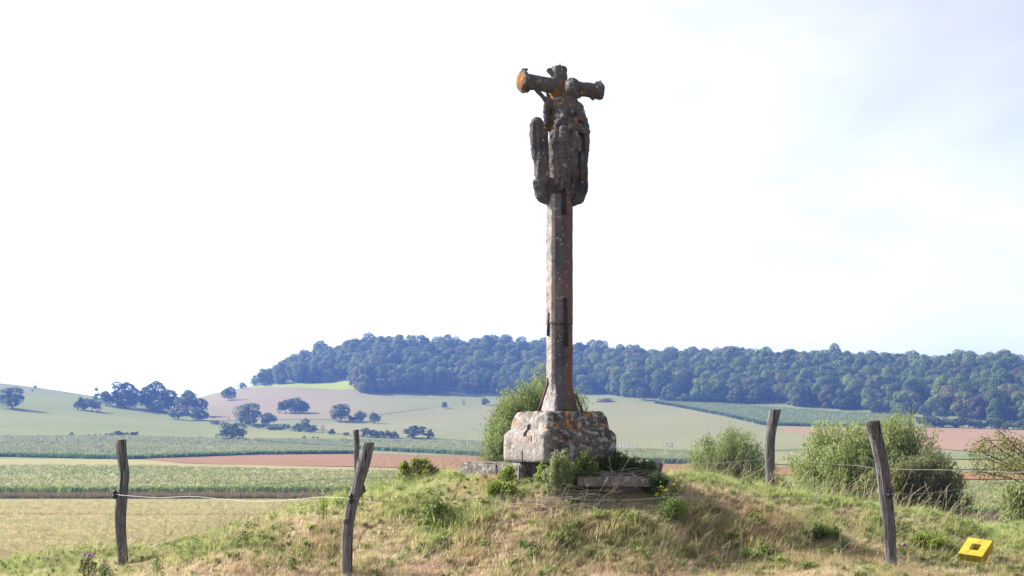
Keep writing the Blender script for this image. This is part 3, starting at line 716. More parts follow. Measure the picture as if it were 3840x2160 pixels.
LIST = [
 (45, 1533, 93, 84, 'T', 'big round tree at the left edge on the green slope'),
 (131, 1457, 18, 21, 'C', 'small dark tree alone on the left skyline'),
 (121, 1468, 8, 6, 'B', 'tiny bush just below the skyline tree on the left'),
 (305, 1538, 50, 44, 'B', 'left half of the broad dark bush left of the tree clump'),
 (345, 1542, 62, 44, 'B', 'right half of the broad dark bush left of the tree clump'),
 (361, 1510, 30, 58, 'C', 'pointed tree at the left end of the tree clump on the hill'),
 (399, 1521, 66, 56, 'T', 'round tree second from the left in the hill clump'),
 (460, 1527, 90, 99, 'T', 'tall rounded tree on the left crest of the hill clump'),
 (505, 1528, 62, 78, 'T', 'middle sized tree between the two tallest of the hill clump'),
 (470, 1530, 80, 42, 'B', 'low bushy growth under the left crest of the hill clump'),
 (574, 1536, 97, 110, 'T', 'tallest round tree in the middle of the hill clump'),
 (550, 1533, 63, 58, 'T', 'paler small tree in front of the tallest of the hill clump'),
 (630, 1544, 88, 86, 'T', 'domed tree right of the tallest in the hill clump'),
 (589, 1545, 74, 41, 'B', 'grey green bush at the foot of the domed clump tree'),
 (700, 1556, 90, 96, 'T', 'broad dark tree near the right end of the hill clump'),
 (748, 1560, 60, 70, 'T', 'last tree at the right end of the hill clump'),
 (667, 1574, 75, 40, 'B', 'round dark bush below the right end of the hill clump, left one'),
 (747, 1577, 74, 46, 'B', 'round dark bush below the right end of the hill clump, right one'),
 (857, 1503, 54, 55, 'T', 'lone tree with clear trunk on the pinkish slope'),
 (872, 1652, 108, 70, 'T', 'flat spreading lone tree at the edge of the maize'),
 (800, 1568, 16, 7, 'B', 'tiny bush on the slope right of the hill clump'),
 (418, 1638, 28, 15, 'B', 'first low bush of the hedge beyond the maize'),
 (445, 1638, 34, 22, 'B', 'tallest bush of the low hedge beyond the maize'),
 (470, 1639, 30, 18, 'B', 'third low bush of the hedge beyond the maize'),
 (503, 1639, 34, 20, 'B', 'last low bush of the hedge beyond the maize'),
 (268, 1638, 19, 17, 'B', 'round small bush alone left of the low hedge'),
 (227, 1641, 15, 9, 'B', 'low small bush left of the round small bush'),
 (356, 1637, 14, 10, 'B', 'small bush between round bush and low hedge'),
 (334, 1637, 7, 10, 'B', 'slim little bush near the low hedge'),
 (375, 1637, 8, 16, 'C', 'slim upright shrub beside the low hedge'),
 (399, 1638, 12, 13, 'B', 'little bush touching the left end of the low hedge'),
 (643, 1646, 30, 10, 'B', 'flat bush right of the left fence post top'),
 (671, 1648, 11, 11, 'B', 'little bush left of the spreading lone tree'),
 (6, 1641, 16, 8, 'B', 'flat bush at the left edge by the maize'),
 (845, 1656, 40, 9, 'B', 'low thicket under the left of the spreading lone tree'),
 (890, 1657, 45, 9, 'B', 'low thicket under the right of the spreading lone tree'),
 (937, 1590, 86, 81, 'T', 'tall full tree of the hollow between the hills'),
 (887, 1588, 36, 70, 'S', 'thin open tree left of the tall hollow tree'),
 (858, 1580, 28, 36, 'D', 'bare dead tree left of the hollow trees'),
 (911, 1588, 36, 38, 'B', 'bush at the left foot of the tall hollow tree'),
 (939, 1598, 44, 34, 'B', 'bush in front of the tall hollow tree'),
 (1006, 1592, 67, 46, 'T', 'low wide tree right of the tall hollow tree'),
 (805, 1592, 37, 15, 'B', 'low bush in the hollow beside the clump bushes'),
 (838, 1593, 30, 12, 'B', 'low bush under the bare dead tree'),
 (975, 1605, 50, 15, 'B', 'low hedge bush below the hollow trees'),
 (1028, 1612, 63, 17, 'B', 'long low bush at the start of the middle hedge'),
 (1069, 1613, 45, 22, 'B', 'second bush of the middle hedge'),
 (1117, 1619, 46, 29, 'B', 'round bush left of the tallest in the middle hedge'),
 (1147, 1621, 44, 54, 'T', 'tallest small tree of the middle hedge'),
 (1168, 1622, 46, 26, 'B', 'bush right of the tallest in the middle hedge'),
 (1211, 1626, 36, 32, 'S', 'loose feathery bush of the middle hedge'),
 (1244, 1629, 28, 20, 'B', 'last bush of the middle hedge on the right'),
 (1297, 1634, 22, 13, 'B', 'small bush alone right of the middle hedge'),
 (1140, 1644, 12, 10, 'B', 'tiny bush on the green below the middle hedge'),
 (1174, 1643, 12, 6, 'B', 'left of two tiny bushes below the middle hedge'),
 (1190, 1643, 12, 6, 'B', 'right of two tiny bushes below the middle hedge'),
 (1073, 1550, 62, 50, 'B', 'left bush of the dark thicket on the pinkish slope'),
 (1107, 1551, 78, 55, 'B', 'middle and tallest bush of the dark thicket on the slope'),
 (1138, 1549, 52, 42, 'B', 'right bush of the dark thicket on the pinkish slope'),
 (1278, 1582, 84, 70, 'T', 'biggest of three round trees in a row on the slope'),
 (1326, 1582, 36, 20, 'B', 'bush between the first two of three round trees'),
 (1354, 1582, 48, 43, 'T', 'middle of three round trees in a row on the slope'),
 (1405, 1589, 42, 44, 'T', 'rightmost of three round trees in a row on the slope'),
 (1667, 1531, 23, 26, 'T', 'small thin tree on the green slope left of the willow'),
 (1738, 1526, 20, 30, 'S', 'slender sapling on the green slope left of the willow'),
 (1820, 1519, 32, 28, 'T', 'small round tree touching the willow outline'),
 (1379, 1640, 52, 33, 'B', 'left bush of the hedge right of the crooked fence post'),
 (1408, 1641, 45, 27, 'B', 'second bush of the hedge right of the crooked post'),
 (1442, 1642, 48, 26, 'B', 'third bush of the hedge right of the crooked post'),
 (1474, 1643, 40, 24, 'B', 'fourth bush of the hedge right of the crooked post'),
 (1554, 1644, 84, 44, 'B', 'big round bush at the right end of the hedge'),
 (1612, 1645, 32, 33, 'B', 'small bush right of the big round hedge bush'),
 (1362, 1470, 64, 62, 'T', 'round tree closing the right end of the vineyard strip'),
 (1335, 1450, 46, 40, 'B', 'big bush at the right end of the vineyard strip'),
 (1005, 1448, 30, 16, 'B', 'first low bush along the top of the vineyard strip'),
 (1055, 1440, 34, 18, 'B', 'second low bush along the top of the vineyard strip'),
 (1110, 1434, 36, 20, 'B', 'third low bush along the top of the vineyard strip'),
 (911, 1458, 28, 26, 'T', 'small tree on the skyline at the left end of the wood'),
 (894, 1455, 16, 22, 'S', 'thin sapling on the skyline left of the wood'),
 (2409, 1500, 50, 50, 'T', 'pale tree standing in front of the wood right of the cross'),
 (2502, 1510, 56, 30, 'B', 'left grey bush at the foot of the wood above the maize'),
 (2563, 1512, 46, 33, 'B', 'middle grey bush at the foot of the wood above the maize'),
 (2600, 1513, 46, 29, 'B', 'right grey bush at the foot of the wood above the maize'),
 (3290, 1558, 58, 58, 'T', 'first tree from left of those before the right wood'),
 (3400, 1565, 62, 62, 'T', 'second tree from left of those before the right wood'),
 (3469, 1571, 56, 60, 'T', 'third tree from left of those before the right wood'),
 (3536, 1572, 50, 45, 'T', 'fourth and lowest tree of those before the right wood'),
 (3775, 1580, 95, 60, 'T', 'wide tree before the wood near the right edge'),
] + [(3465+42*i, 1600+1.4*i, 62, 34+5*math.sin(i*2.3), 'B', '%s from the left in the row of thicket bushes above the bare field' % n)
     for i, n in enumerate(['first', 'second', 'third', 'fourth', 'fifth', 'sixth', 'seventh', 'eighth', 'ninth', 'tenth'])]
rng = np.random.default_rng(5)
for i, (px, py, wp, hp, kd, lab) in enumerate(LIST):
    pl, bh, bw, nm, cat = BASE[kd]
    x, y, z = ground(px, py, 300)
    m_ = y/F
    if kd == 'B': wp *= 1.08; hp *= 1.08
    put_tree(pl[i % len(pl)], x, y, z-0.15, wp*m_/bw, hp*m_/bh, rng.uniform(0, 6.28), nm, lab, cat)

# ---------------------------------------------------------------- willows behind the knoll
FOL['willow'] = leafmat('willow_leaves', (0.155, 0.205, 0.065), (0.33, 0.385, 0.14), 0.48, tip=(0.52, 0.53, 0.34), noise_scale=0.9)
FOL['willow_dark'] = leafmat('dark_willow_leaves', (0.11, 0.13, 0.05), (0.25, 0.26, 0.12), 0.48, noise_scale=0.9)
FOL['rust'] = leafmat('rusty_leaves', (0.15, 0.165, 0.04), (0.31, 0.28, 0.085), 0.45, noise_scale=0.9)
FOL['bright'] = leafmat('bright_shrub_leaves', (0.13, 0.20, 0.035), (0.28, 0.33, 0.07), 0.45, noise_scale=2)
def willow(name, px, py_top, wp, Y, label, mat, seed, n_shoot=170, n_leaf=20000, leaf=0.105, cat='shrub', spread=0.5, body=1.0, ragged=0.22):
    """a many-stemmed willow: shoots fan out from the stool, narrow leaves along each"""
    rng = np.random.default_rng(seed); x, z = on_px(px, Y); x = float(x); z = float(z)
    H = (HY-py_top)*Y/F-z; Wm = wp*Y/F
    A = Acc(); Ps = []; Ds = []
    n_leaf = int(n_leaf*1.35); per = n_leaf//n_shoot
    for k in range(n_shoot):
        # end point on the envelope
        a = rng.uniform(0, 2*math.pi); t = rng.uniform(0, 1)**0.62
        lobe = 1.0+0.16*math.sin(3*a+seed)+0.1*math.sin(5*a+2*seed)
        ex = Wm*0.5*t*math.cos(a)*lobe; ey = Wm*0.42*t*math.sin(a)*lobe
        ez = H*(1-0.50*t**3.2)*rng.uniform(1-ragged, 1.0)
        if rng.uniform() < 0.3: ez *= rng.uniform(0.4, 0.85)
        e = np.array([ex, ey, ez]); s0 = np.array([ex*0.10, ey*0.10, 0]); m1 = s0*0.4+e*0.6*np.array([0.8, 0.8, 1.0])
        pts = np.array([s0+(m1-s0)*q for q in (0, 0.5, 1)]+[e])
        if k < 60: acc_tube(A, pts, [0.045, 0.03, 0.018, 0.006], 4)
        tt = rng.uniform(0.18, 1.0, per)**0.62
        seg = np.clip(tt*3, 0, 2.999); si = seg.astype(int); f = (seg-si)[:, None]
        P = pts[si]*(1-f)+pts[si+1]*f
        sp = (0.10+0.20*(1-tt))[:, None]*H*0.22*body
        P = P+rng.normal(size=P.shape)*sp; P[:, 2] = np.maximum(P[:, 2], 0.1)
        Ps.append(P); dv = e-m1; dv = dv/(np.linalg.norm(dv)+1e-9)
        Ds.append(np.repeat(dv[None], per, 0))
    P = np.concatenate(Ps); D = np.concatenate(Ds)
    Nn = rng.normal(size=P.shape)+np.array([0, 0, 0.4])
    Vv, Fq = leaf_faces(P, Nn, leaf*rng.uniform(0.6, 1.3, len(P)), leaf*0.32*rng.uniform(0.7, 1.3, len(P)), rng, up=D+np.array([0, 0, 0.25]))
    e_ = empty(name, (x, Y, z-0.05)); tag(e_, label, cat)
    obj('stem', A.mesh('stem'), M['bark'], e_); obj('foliage', mk_mesh('foliage', Vv, Fq), mat, e_)
    return e_

willow('willow_tree', 1955, 1425, 330, 46, 'yellow green willow rising behind the left side of the plinth', FOL['willow'], 1, 260, 95000, 0.105, ragged=0.12)
willow('willow_tree', 2048, 1340, 250, 47, 'tall slim willow tops directly behind the shaft foot', FOL['willow'], 2, 160, 42000)
willow('willow_tree', 2150, 1425, 210, 47, 'willow showing right of the shaft foot above the plinth', FOL['willow'], 3, 140, 30000)
willow('willow_tree', 1890, 1560, 150, 44, 'lower left willow beside the plinth edge', FOL['willow'], 31, 130, 26000, 0.11)
willow('willow_tree', 2738, 1592, 400, 50, 'round yellow green willow between plinth and tall back post', FOL['willow'], 4, 250, 70000, ragged=0.14)
willow('willow_tree', 3120, 1558, 390, 42, 'left pale willow behind the leaning right post', FOL['willow'], 5, 220, 60000, ragged=0.22)
willow('willow_tree', 3375, 1528, 410, 43, 'tall pale willow just right of the leaning post top', FOL['willow'], 6, 220, 60000, ragged=0.22)
willow('willow_tree', 3235, 1585, 430, 41, 'dense middle willow behind the leaning right post', FOL['willow'], 61, 200, 46000)
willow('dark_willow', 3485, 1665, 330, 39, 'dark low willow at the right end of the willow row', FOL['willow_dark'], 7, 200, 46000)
willow('dark_willow', 3390, 1705, 250, 38.6, 'dark bushy willow right of the leaning post insulator', FOL['willow_dark'], 71, 170, 38000)
willow('willow_tree', 3300, 1556, 330, 42.5, 'rounded willow filling the row behind the leaning post head', FOL['willow'], 62, 180, 42000, ragged=0.14)
willow('rusty_shrub', 2925, 1762, 120, 37, 'rusty green shrub at the foot of the tall back post', FOL['rust'], 8, 60, 5000)
willow('rusty_shrub', 3345, 1725, 90, 38.2, 'yellow brown shrub before the dark willow', FOL['rust'], 9, 50, 4000)
willow('bright_shrub', 3290, 1815, 120, 36, 'small bright green shrub left of the leaning post', FOL['bright'], 10, 50, 5000, 0.12)
willow('low_shrub', 1570, 1702, 175, 19.0, 'small bright green shrub on the knoll left of the steps', FOL['bright'], 11, 90, 9000, 0.055, ragged=0.35, body=1.3)
willow('low_shrub', 3815, 1770, 170, 37, 'low yellow green shrub at the right edge', FOL['willow'], 14, 60, 5000, 0.12)

def open_tree(px, Y, py_top, label):
    """sparse autumn tree at the right edge with visible limbs"""
    rng = np.random.default_rng(77); x, z = on_px(px, Y); x = float(x); z = float(z); H = (HY-py_top)*Y/F-z
    A = Acc(); tips = []
    base = np.array([0, 0, -0.1]); fork = np.array([0.1, 0, H*0.35])
    acc_tube(A, [base, fork*0.5, fork], [0.10, 0.085, 0.07], 7)
    for k in range(11):
        a = rng.uniform(0, 6.28) if k > 3 else math.pi+rng.uniform(-0.5, 0.5); le = rng.uniform(0.45, 0.75)*H
        el = rng.uniform(0.35, 1.1)
        e = fork+le*np.array([math.cos(a)*math.cos(el), math.sin(a)*math.cos(el), math.sin(el)])
        m1 = (fork+e)/2+np.array([0, 0, 0.06*H])
        acc_tube(A, [fork, m1, e], [0.045, 0.028, 0.01], 5)
        for j in range(5):
            b = m1+(e-m1)*rng.uniform(0, 1); t = b+rng.normal(size=3)*0.28+np.array([0, 0, 0.15])
            acc_tube(A, [b, t], [0.012, 0.004], 4); tips.append((b, t))
    P = []
    for b, t in tips: P.append(b+(t-b)*rng.uniform(0.2, 1.2, (80, 1))+rng.normal(size=(80, 3))*0.13)
    P = np.concatenate(P)
    Vv, Fq = leaf_faces(P, rng.normal(size=P.shape), 0.085*rng.uniform(.6, 1.3, len(P)), 0.04, rng)
    e_ = empty('open_tree', (x, Y, z)); tag(e_, label, 'tree')
    obj('trunk', A.mesh('trunk'), M['bark'], e_); obj('foliage', mk_mesh('foliage', Vv, Fq), FOL['rust'], e_)
open_tree(3950, 40, 1525, 'sparse yellowing tree with bare limbs at the right edge')

# ---------------------------------------------------------------- small far things
M['grey_pole'] = plain('weathered_pole', (0.25, 0.24, 0.23), 0.8)
M['white_pole'] = plain('white_pole', (0.75, 0.74, 0.70), 0.6)
M['far_wood'] = plain('far_wood', (0.13, 0.11, 0.095), 0.9)
M['sheet'] = plain('tin_sheet', (0.34, 0.37, 0.42), 0.5)
def pole(name, px, py0, py1, rad, mat, label, cat='pole', ymin=100):
    x, y, z = ground(px, py0, ymin); h = (HY-py1)*y/F-z
    o = obj(name, tube_mesh(name, [(0, 0, -0.3), (0, 0, h*0.5), (0.02*h, 0, h)], [rad, rad*0.9, rad*0.75], 8), mat, None, (x, y, z)); tag(o, label, cat); return o
pole('mast', 225, 1463, 1424, 0.10, M['grey_pole'], 'thin mast on the skyline of the left hill', ymin=600)
pole('field_pole', 1752, 1680, 1652, 0.10, M['white_pole'], 'short white pole in the field left of the plinth', ymin=300)
pole('field_pole', 3759, 1722, 1676, 0.07, M['grey_pole'], 'thin grey pole in the strip near the right edge', ymin=300)
pole('field_pole', 2653, 1640, 1622, 0.06, M['grey_pole'], 'thin grey stake above the round willow', ymin=300)
for px, h in ((143, 24), (315, 30), (660, 31), (900, 26), (1060, 24)):
    pole('boundary_stake', px, 1872, 1872-h, 0.07, M['far_wood'], 'short dark stake along the brown grass bank, %s from the left' % {143: 'first', 315: 'second', 660: 'third', 900: 'fourth', 1060: 'fifth'}[px], 'stake')
for i, px in enumerate(np.linspace(1432, 1690, 9)):
    pole('fence_stake', px, 1563-8*i/8.0, 1555-8*i/8.0, 0.12, M['far_wood'], 'tiny stake in the far fence across the slope, %s from the left' % ['first', 'second', 'third', 'fourth', 'fifth', 'sixth', 'seventh', 'eighth', 'ninth'][i], 'stake', ymin=400)

def box_mesh(name, sx, sy, sz, c=(0, 0, 0), bev=0.0):
    bm = bmesh.new(); bmesh.ops.create_cube(bm, size=1.0)
    for v in bm.verts: v.co = Vector((v.co.x*sx+c[0], v.co.y*sy+c[1], v.co.z*sz+c[2]))
    if bev: bmesh.ops.bevel(bm, geom=bm.edges[:], offset=bev, segments=2, affect='EDGES')
    me = bpy.data.meshes.new(name); bm.to_mesh(me); bm.free(); return me
x, y, z = ground(2511, 1678, 300)
sh = empty('field_shelter', (x, y, z)); tag(sh, 'tiny open shelter with bluish roof in the hay field', 'shelter')
obj('roof', box_mesh('roof', 2.6, 2.0, 0.18, (0, 0, 1.75)), M['sheet'], sh)
for dx in (-1.0, 1.0):
    for dy in (-0.7, 0.7): obj('post', tube_mesh('post', [(dx, dy, -0.2), (dx, dy, 1.66)], 0.09, 6), M['far_wood'], sh)
obj('trough', box_mesh('trough', 1.6, 0.8, 0.6, (0, 0, 0.35)), M['white_pole'], sh)
x, y, z = ground(2351, 1677, 300)
wr = empty('covered_heap', (x, y, z)); tag(wr, 'long low heap under grey sheeting right of the plinth', 'heap')
hr = []
for q in np.linspace(-1, 1, 14):
    r_ = 0.55*(1-0.5*q**4); a_ = np.linspace(0, math.pi, 9)
    hr.append(np.stack([np.full(9, q*3.6), np.cos(a_)*1.4, np.sin(a_)*r_*1.1-0.1], 1))
hm = loft('sheet', hr, True, False); jitter(hm, 0.15, 0.9, 3); obj('sheet', hm, M['sheet'], wr)
for q in (-2.4, -0.8, 0.8, 2.4): obj('weight', tube_mesh('weight', [(q, -1.2, 0.3), (q, 0, 0.62), (q, 1.2, 0.3)], 0.12, 6), M['far_wood'], wr)
# brush pile by the wood
x, y, z = ground(2272, 1508, 600)
A = Acc(); rng = np.random.default_rng(3)
for k in range(260):
    a = rng.uniform(0, 6.28); r_ = 5.0*math.sqrt(rng.uniform()); b = np.array([r_*math.cos(a), r_*0.6*math.sin(a), rng.uniform(0, 2.9*(1-(r_/5.2)**2))])
    d = rng.normal(size=3)*np.array([1.4, 1.0, 0.4]); acc_tube(A, [b-d, b+d], [0.09, 0.03], 4)
o = obj('brush_pile', A.mesh('brush_pile'), plain('dead_brush', (0.16, 0.105, 0.10), 0.9), None, (x, y, z)); tag(o, 'purple brown brush pile below the wood right of the shaft', 'brush pile')

# ---------------------------------------------------------------- the wayside cross
CX, CY, CZ = 0.557, 16.5, zz(16.5, 1729.8)
PM = F/16.5
def lp(px, py, d=0.0): return np.array([(px-2098)/PM, d, (1729.8-py)/PM])
ST1 = stone('plinth_stone', (0.10, 0.088, 0.083), (0.20, 0.175, 0.158), white=0.70, orange=0.98, seed=1.3, black=0.48, top=(0.16, 0.40), lit_side=(0.36, 0.44))
ST2 = stone('shaft_stone', (0.075, 0.074, 0.088), (0.17, 0.158, 0.172), white=0.42, orange=0.44, red=0.10, seed=4.1, black=0.55, lit_side=(0.112, 0.124), lit_side_col=(0.44, 0.39, 0.37), rside=(0.105, 0.135))
ST3 = stone('figure_stone', (0.066, 0.063, 0.07), (0.165, 0.15, 0.152), white=0.44, orange=0.78, red=0.15, seed=2.2, black=0.60)
ST4 = stone('step_stone', (0.13, 0.112, 0.105), (0.26, 0.23, 0.21), white=0.66, orange=0.40, seed=6.6, black=0.55)
IRON = plain('black_iron', (0.025, 0.022, 0.024), 0.65, 0.3)
RUST = plain('rusty_iron', (0.10, 0.065, 0.05), 0.8, 0.2)
cross = empty('wayside_cross', (CX, CY, CZ)); tag(cross, 'tall weathered stone wayside cross with carved figures on its square plinth', 'stone cross')
FA = R(-61)                                  # bearing of the lit left face

def ring(z, rad, n=96, p=None, oct_=False, t=0.0, seed=0, tw=0.0):
    out = []
    for k in range(n):
        a = 2*math.pi*k/n
        rel = a-FA
        c, s = abs(math.cos(rel)), abs(math.sin(rel))
        rsq = rad/((c**p+s**p)**(1.0/p)) if p else rad/max(c, s)
        if oct_:
            m8 = (rel+math.pi/8) % (math.pi/4)-math.pi/8
            ro = rad/math.cos(m8); r = ro*(1-t)+rsq*t
        else: r = rsq
        out.append((r*math.sin(a), -r*math.cos(a), z))
    return np.array(out)
def smooth_chip(me, amp, sc, seed): jitter(me, amp, sc, seed)

def carve(me, cutters):
    """cut notches with boolean boxes and return the result"""
    o = obj('carving', me); cs = []
    for c in cutters:
        co = obj('cutter', c); cs.append(co)
        md = o.modifiers.new('b', 'BOOLEAN'); md.operation = 'DIFFERENCE'; md.object = co; md.solver = 'EXACT'
    dg = bpy.context.evaluated_depsgraph_get(); dg.update()
    r_ = bpy.data.meshes.new_from_object(o.evaluated_get(dg))
    bpy.data.objects.remove(o)
    for c in cs: bpy.data.objects.remove(c)
    return r_

prof = [(0, .485), (.04, .489), (.10, .490), (.16, .490), (.22, .489), (.28, .488), (.315, .485), (.34, .475), (.36, .458), (.372, .443), (.38, .436), (.42, .430), (.46, .418), (.50, .408), (.53, .396), (.555, .384), (.570, .370), (.579, .350), (.583, .30), (.584, .2)]
pm_ = loft('plinth', [ring(z_, r_, 112, 40 if z_ < .34 else 22) for z_, r_ in prof], True, True)
jitter(pm_, 0.009, 3.2, 4); jitter(pm_, 0.009, 11.0, 8)
# notches on the lit left face
nl = np.array([math.sin(FA), -math.cos(FA), 0]); tl = np.array([math.cos(FA), math.sin(FA), 0])
def notch(u, z_, wu, hz, dep):
    me = box_mesh('notch', wu, dep, hz); me.transform(Matrix.Translation(Vector(nl*0.475+tl*u+np.array([0, 0, z_])))@Matrix.Rotation(math.atan2(tl[1], tl[0]), 4, 'Z')); return me
pm_ = carve(pm_, [notch(-0.02, 0.055, 0.035, 0.115, 0.10), notch(0.04, 0.36, 0.09, 0.14, 0.14), notch(0.20, 0.26, 0.018, 0.05, 0.06)])
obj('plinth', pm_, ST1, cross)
zt = 0.578
zj = lp(0, 1220)[2]; zc = lp(0, 732)[2]
RO = 0.146
rows = list(np.linspace(zt, zt+0.42, 26))+list(np.linspace(zt+0.45, zj, 26))
lo = loft('shaft_foot', [ring(z_, RO*(1+0.10*(1-sstep(zt, zt+0.12, z_))), 96, 18, True, float(1-sstep(zt+0.10, zt+0.40, z_))) for z_ in rows], False, True)
jitter(lo, 0.004, 5.0, 2); jitter(lo, 0.003, 17.0, 3)
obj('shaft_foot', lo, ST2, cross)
up_ = loft('shaft', [ring(z_, (RO+0.004)*(1-0.03*(z_-zj)/(zc-zj)), 96, None, True, 0.0) for z_ in np.linspace(zj+0.006, zc, 60)], False, True)
jitter(up_, 0.003, 5.0, 12); jitter(up_, 0.0025, 17.0, 13)
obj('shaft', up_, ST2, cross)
# iron cramps and braces let into the stone
def strip(name, px0, py0, px1, py1, wpx, face_deg, mat, dep=0.02, out=0.010):
    """flat iron bar lying on the face of the given bearing"""
    a = R(face_deg); n_ = np.array([math.sin(a), -math.cos(a), 0]); t_ = np.array([math.cos(a), math.sin(a), 0])
    A = Acc(); pts = []
    for px, py in ((px0, py0), (px1, py1)):
        c = lp(px, py); u = (c[0]-n_[0]*(RO+out))/t_[0]; pts.append(n_*(RO+out)+t_*u+np.array([0, 0, c[2]]))
    wv = wpx/PM*0.5/abs(t_[0])
    V = []
    for p in pts:
        for sgn, dd in ((-1, 0.006), (1, 0.006), (1, -dep), (-1, -dep)): V.append(p+t_*wv*sgn+n_*dd)
    Fq = [(0, 1, 5, 4), (1, 2, 6, 5), (2, 3, 7, 6), (3, 0, 4, 7), (0, 3, 2, 1), (4, 5, 6, 7)]
    return obj(name, mk_mesh(name, np.array(V), np.array(Fq)), mat, cross)
strip('iron_cramp', 2112, 700, 2113, 812, 16, 27.5, IRON)
strip('iron_cramp', 2118, 1122, 2122, 1300, 12, 27.5, IRON)
strip('iron_cramp', 2054.5, 1174, 2053.5, 1260, 6, -62.5, IRON)
tl_ = [lp(2052, 1420, -0.14), lp(2052, 1442, -0.16), lp(2040, 1480, -0.20), lp(2028, 1515, -0.22), lp(2017, 1543, -0.23)]
obj('iron_brace', tube_mesh('iron_brace', tl_, [0.012, 0.016, 0.014, 0.014, 0.014], 6), RUST, cross)
tr_ = [lp(2158, 1480, -0.05), lp(2165, 1500, -0.06), lp(2175, 1525, -0.08), lp(2182, 1543, -0.09)]
obj('iron_brace', tube_mesh('iron_brace', tr_, [0.012, 0.013, 0.013, 0.013], 6), RUST, cross)
# small grass tuft growing on the plinth
M['grass_fixed'] = leafmat('tuft_leaves', (0.16, 0.16, 0.05), (0.33, 0.28, 0.12), 0.4)
obj('grass_tuft', blade_tuft(np.random.default_rng(2), 40, 0.17, 0.03, 0.006, 0.1), M['grass_fixed'], cross, tuple(lp(2131, 1546, -0.22)))

# ---- carved head of the cross: beam, stub and figures, one weathered block
def remesh(parts, voxel, name):
    bm = bmesh.new()
    for kind, *a in parts:
        if kind == 'cap':
            p0, r0, p1, r1, fl = a; p0 = Vector(p0); p1 = Vector(p1)
            nst = max(2, int((p1-p0).length/(min(r0, r1)*0.45))+1)
            for k in range(nst):
                t = k/(nst-1); c = p0.lerp(p1, t); r = r0+(r1-r0)*t
                bmesh.ops.create_icosphere(bm, subdivisions=2, radius=r, matrix=Matrix.Translation(c)@Matrix.Diagonal((1, fl, 1, 1)))
        elif kind == 'ell':
            c, rx, ry, rz, tilt = a
            bmesh.ops.create_icosphere(bm, subdivisions=3, radius=1, matrix=Matrix.Translation(Vector(c))@Matrix.Rotation(tilt, 4, 'Y')@Matrix.Diagonal((rx, ry, rz, 1)))
        elif kind == 'mesh':
            bm.from_mesh(a[0])
    me = bpy.data.meshes.new(name); bm.to_mesh(me); bm.free()
    o = obj('sculpting', me); md = o.modifiers.new('r', 'REMESH'); md.mode = 'VOXEL'; md.voxel_size = voxel; md.use_smooth_shade = True
    ms = o.modifiers.new('s', 'SMOOTH'); ms.factor = 0.4; ms.iterations = 1
    dg = bpy.context.evaluated_depsgraph_get(); dg.update()
    r_ = bpy.data.meshes.new_from_object(o.evaluated_get(dg)); bpy.data.objects.remove(o); return r_

ax = np.array([0.875, 0.485, 0.0]); nf = np.array([0.485, -0.875, 0.0]); bc = lp(2103, 322, 0.02)
def bp(t, f=0.0, h=0.0): return bc+ax*t+nf*f+np.array([0, 0, h])
# crosspiece: a log-like beam with flared ends
bt = [(-.545, .02), (-.54, .118), (-.52, .126), (-.495, .118), (-.47, .100), (-.44, .092), (-.3, .088), (-.1, .088), (.1, .086), (.3, .086), (.44, .088), (.49, .094), (.53, .104), (.555, .104), (.56, .02)]
bm_ = tube_mesh('crosspiece', [bp(t) for t, r in bt], [r for t, r in bt], 28)
parts = [('mesh', bm_)]
for t, r_, h, f in ((-.50, .028, .125, 0), (-.47, .020, .135, .01), (-.52, .03, -.12, .02), (-.47, .03, -.11, .03), (.50, .02, .105, 0), (.545, .018, .115, 0), (.25, .026, -.095, 0), (.42, .026, -.10, .02), (.45, .018, -.11, 0), (.02, .03, .07, .06)):
    parts.append(('ell', bp(t, f, h), r_, r_, r_*0.85, 0))
bme = remesh(parts, 0.012, 'crosspiece'); jitter(bme, 0.012, 7, 5); jitter(bme, 0.006, 22, 6)
bobj = obj('crosspiece', bme, ST3, cross)
# top stub
st = tube_mesh('stub', [lp(2098, 322, 0.03), lp(2098, 300, 0.03), lp(2097, 262, 0.03), lp(2097, 251, 0.03), lp(2097, 246.5, 0.03)], [.098, .096, .095, .093, .07], 28)
sm_ = remesh([('mesh', st), ('cap', lp(2060, 266, 0), .030, lp(2057, 264, 0), .032, 1.0), ('cap', lp(2062, 275, 0), .018, lp(2078, 292, 0), .022, 1.0)], 0.012, 'top_stub')
jitter(sm_, 0.010, 7, 15); jitter(sm_, 0.005, 22, 16)
stub = obj('top_stub', sm_, ST3, cross)
obj('iron_pin', tube_mesh('iron_pin', [lp(2100, 250, 0.03), lp(2100, 235, 0.03)], 0.007, 6), RUST, stub)
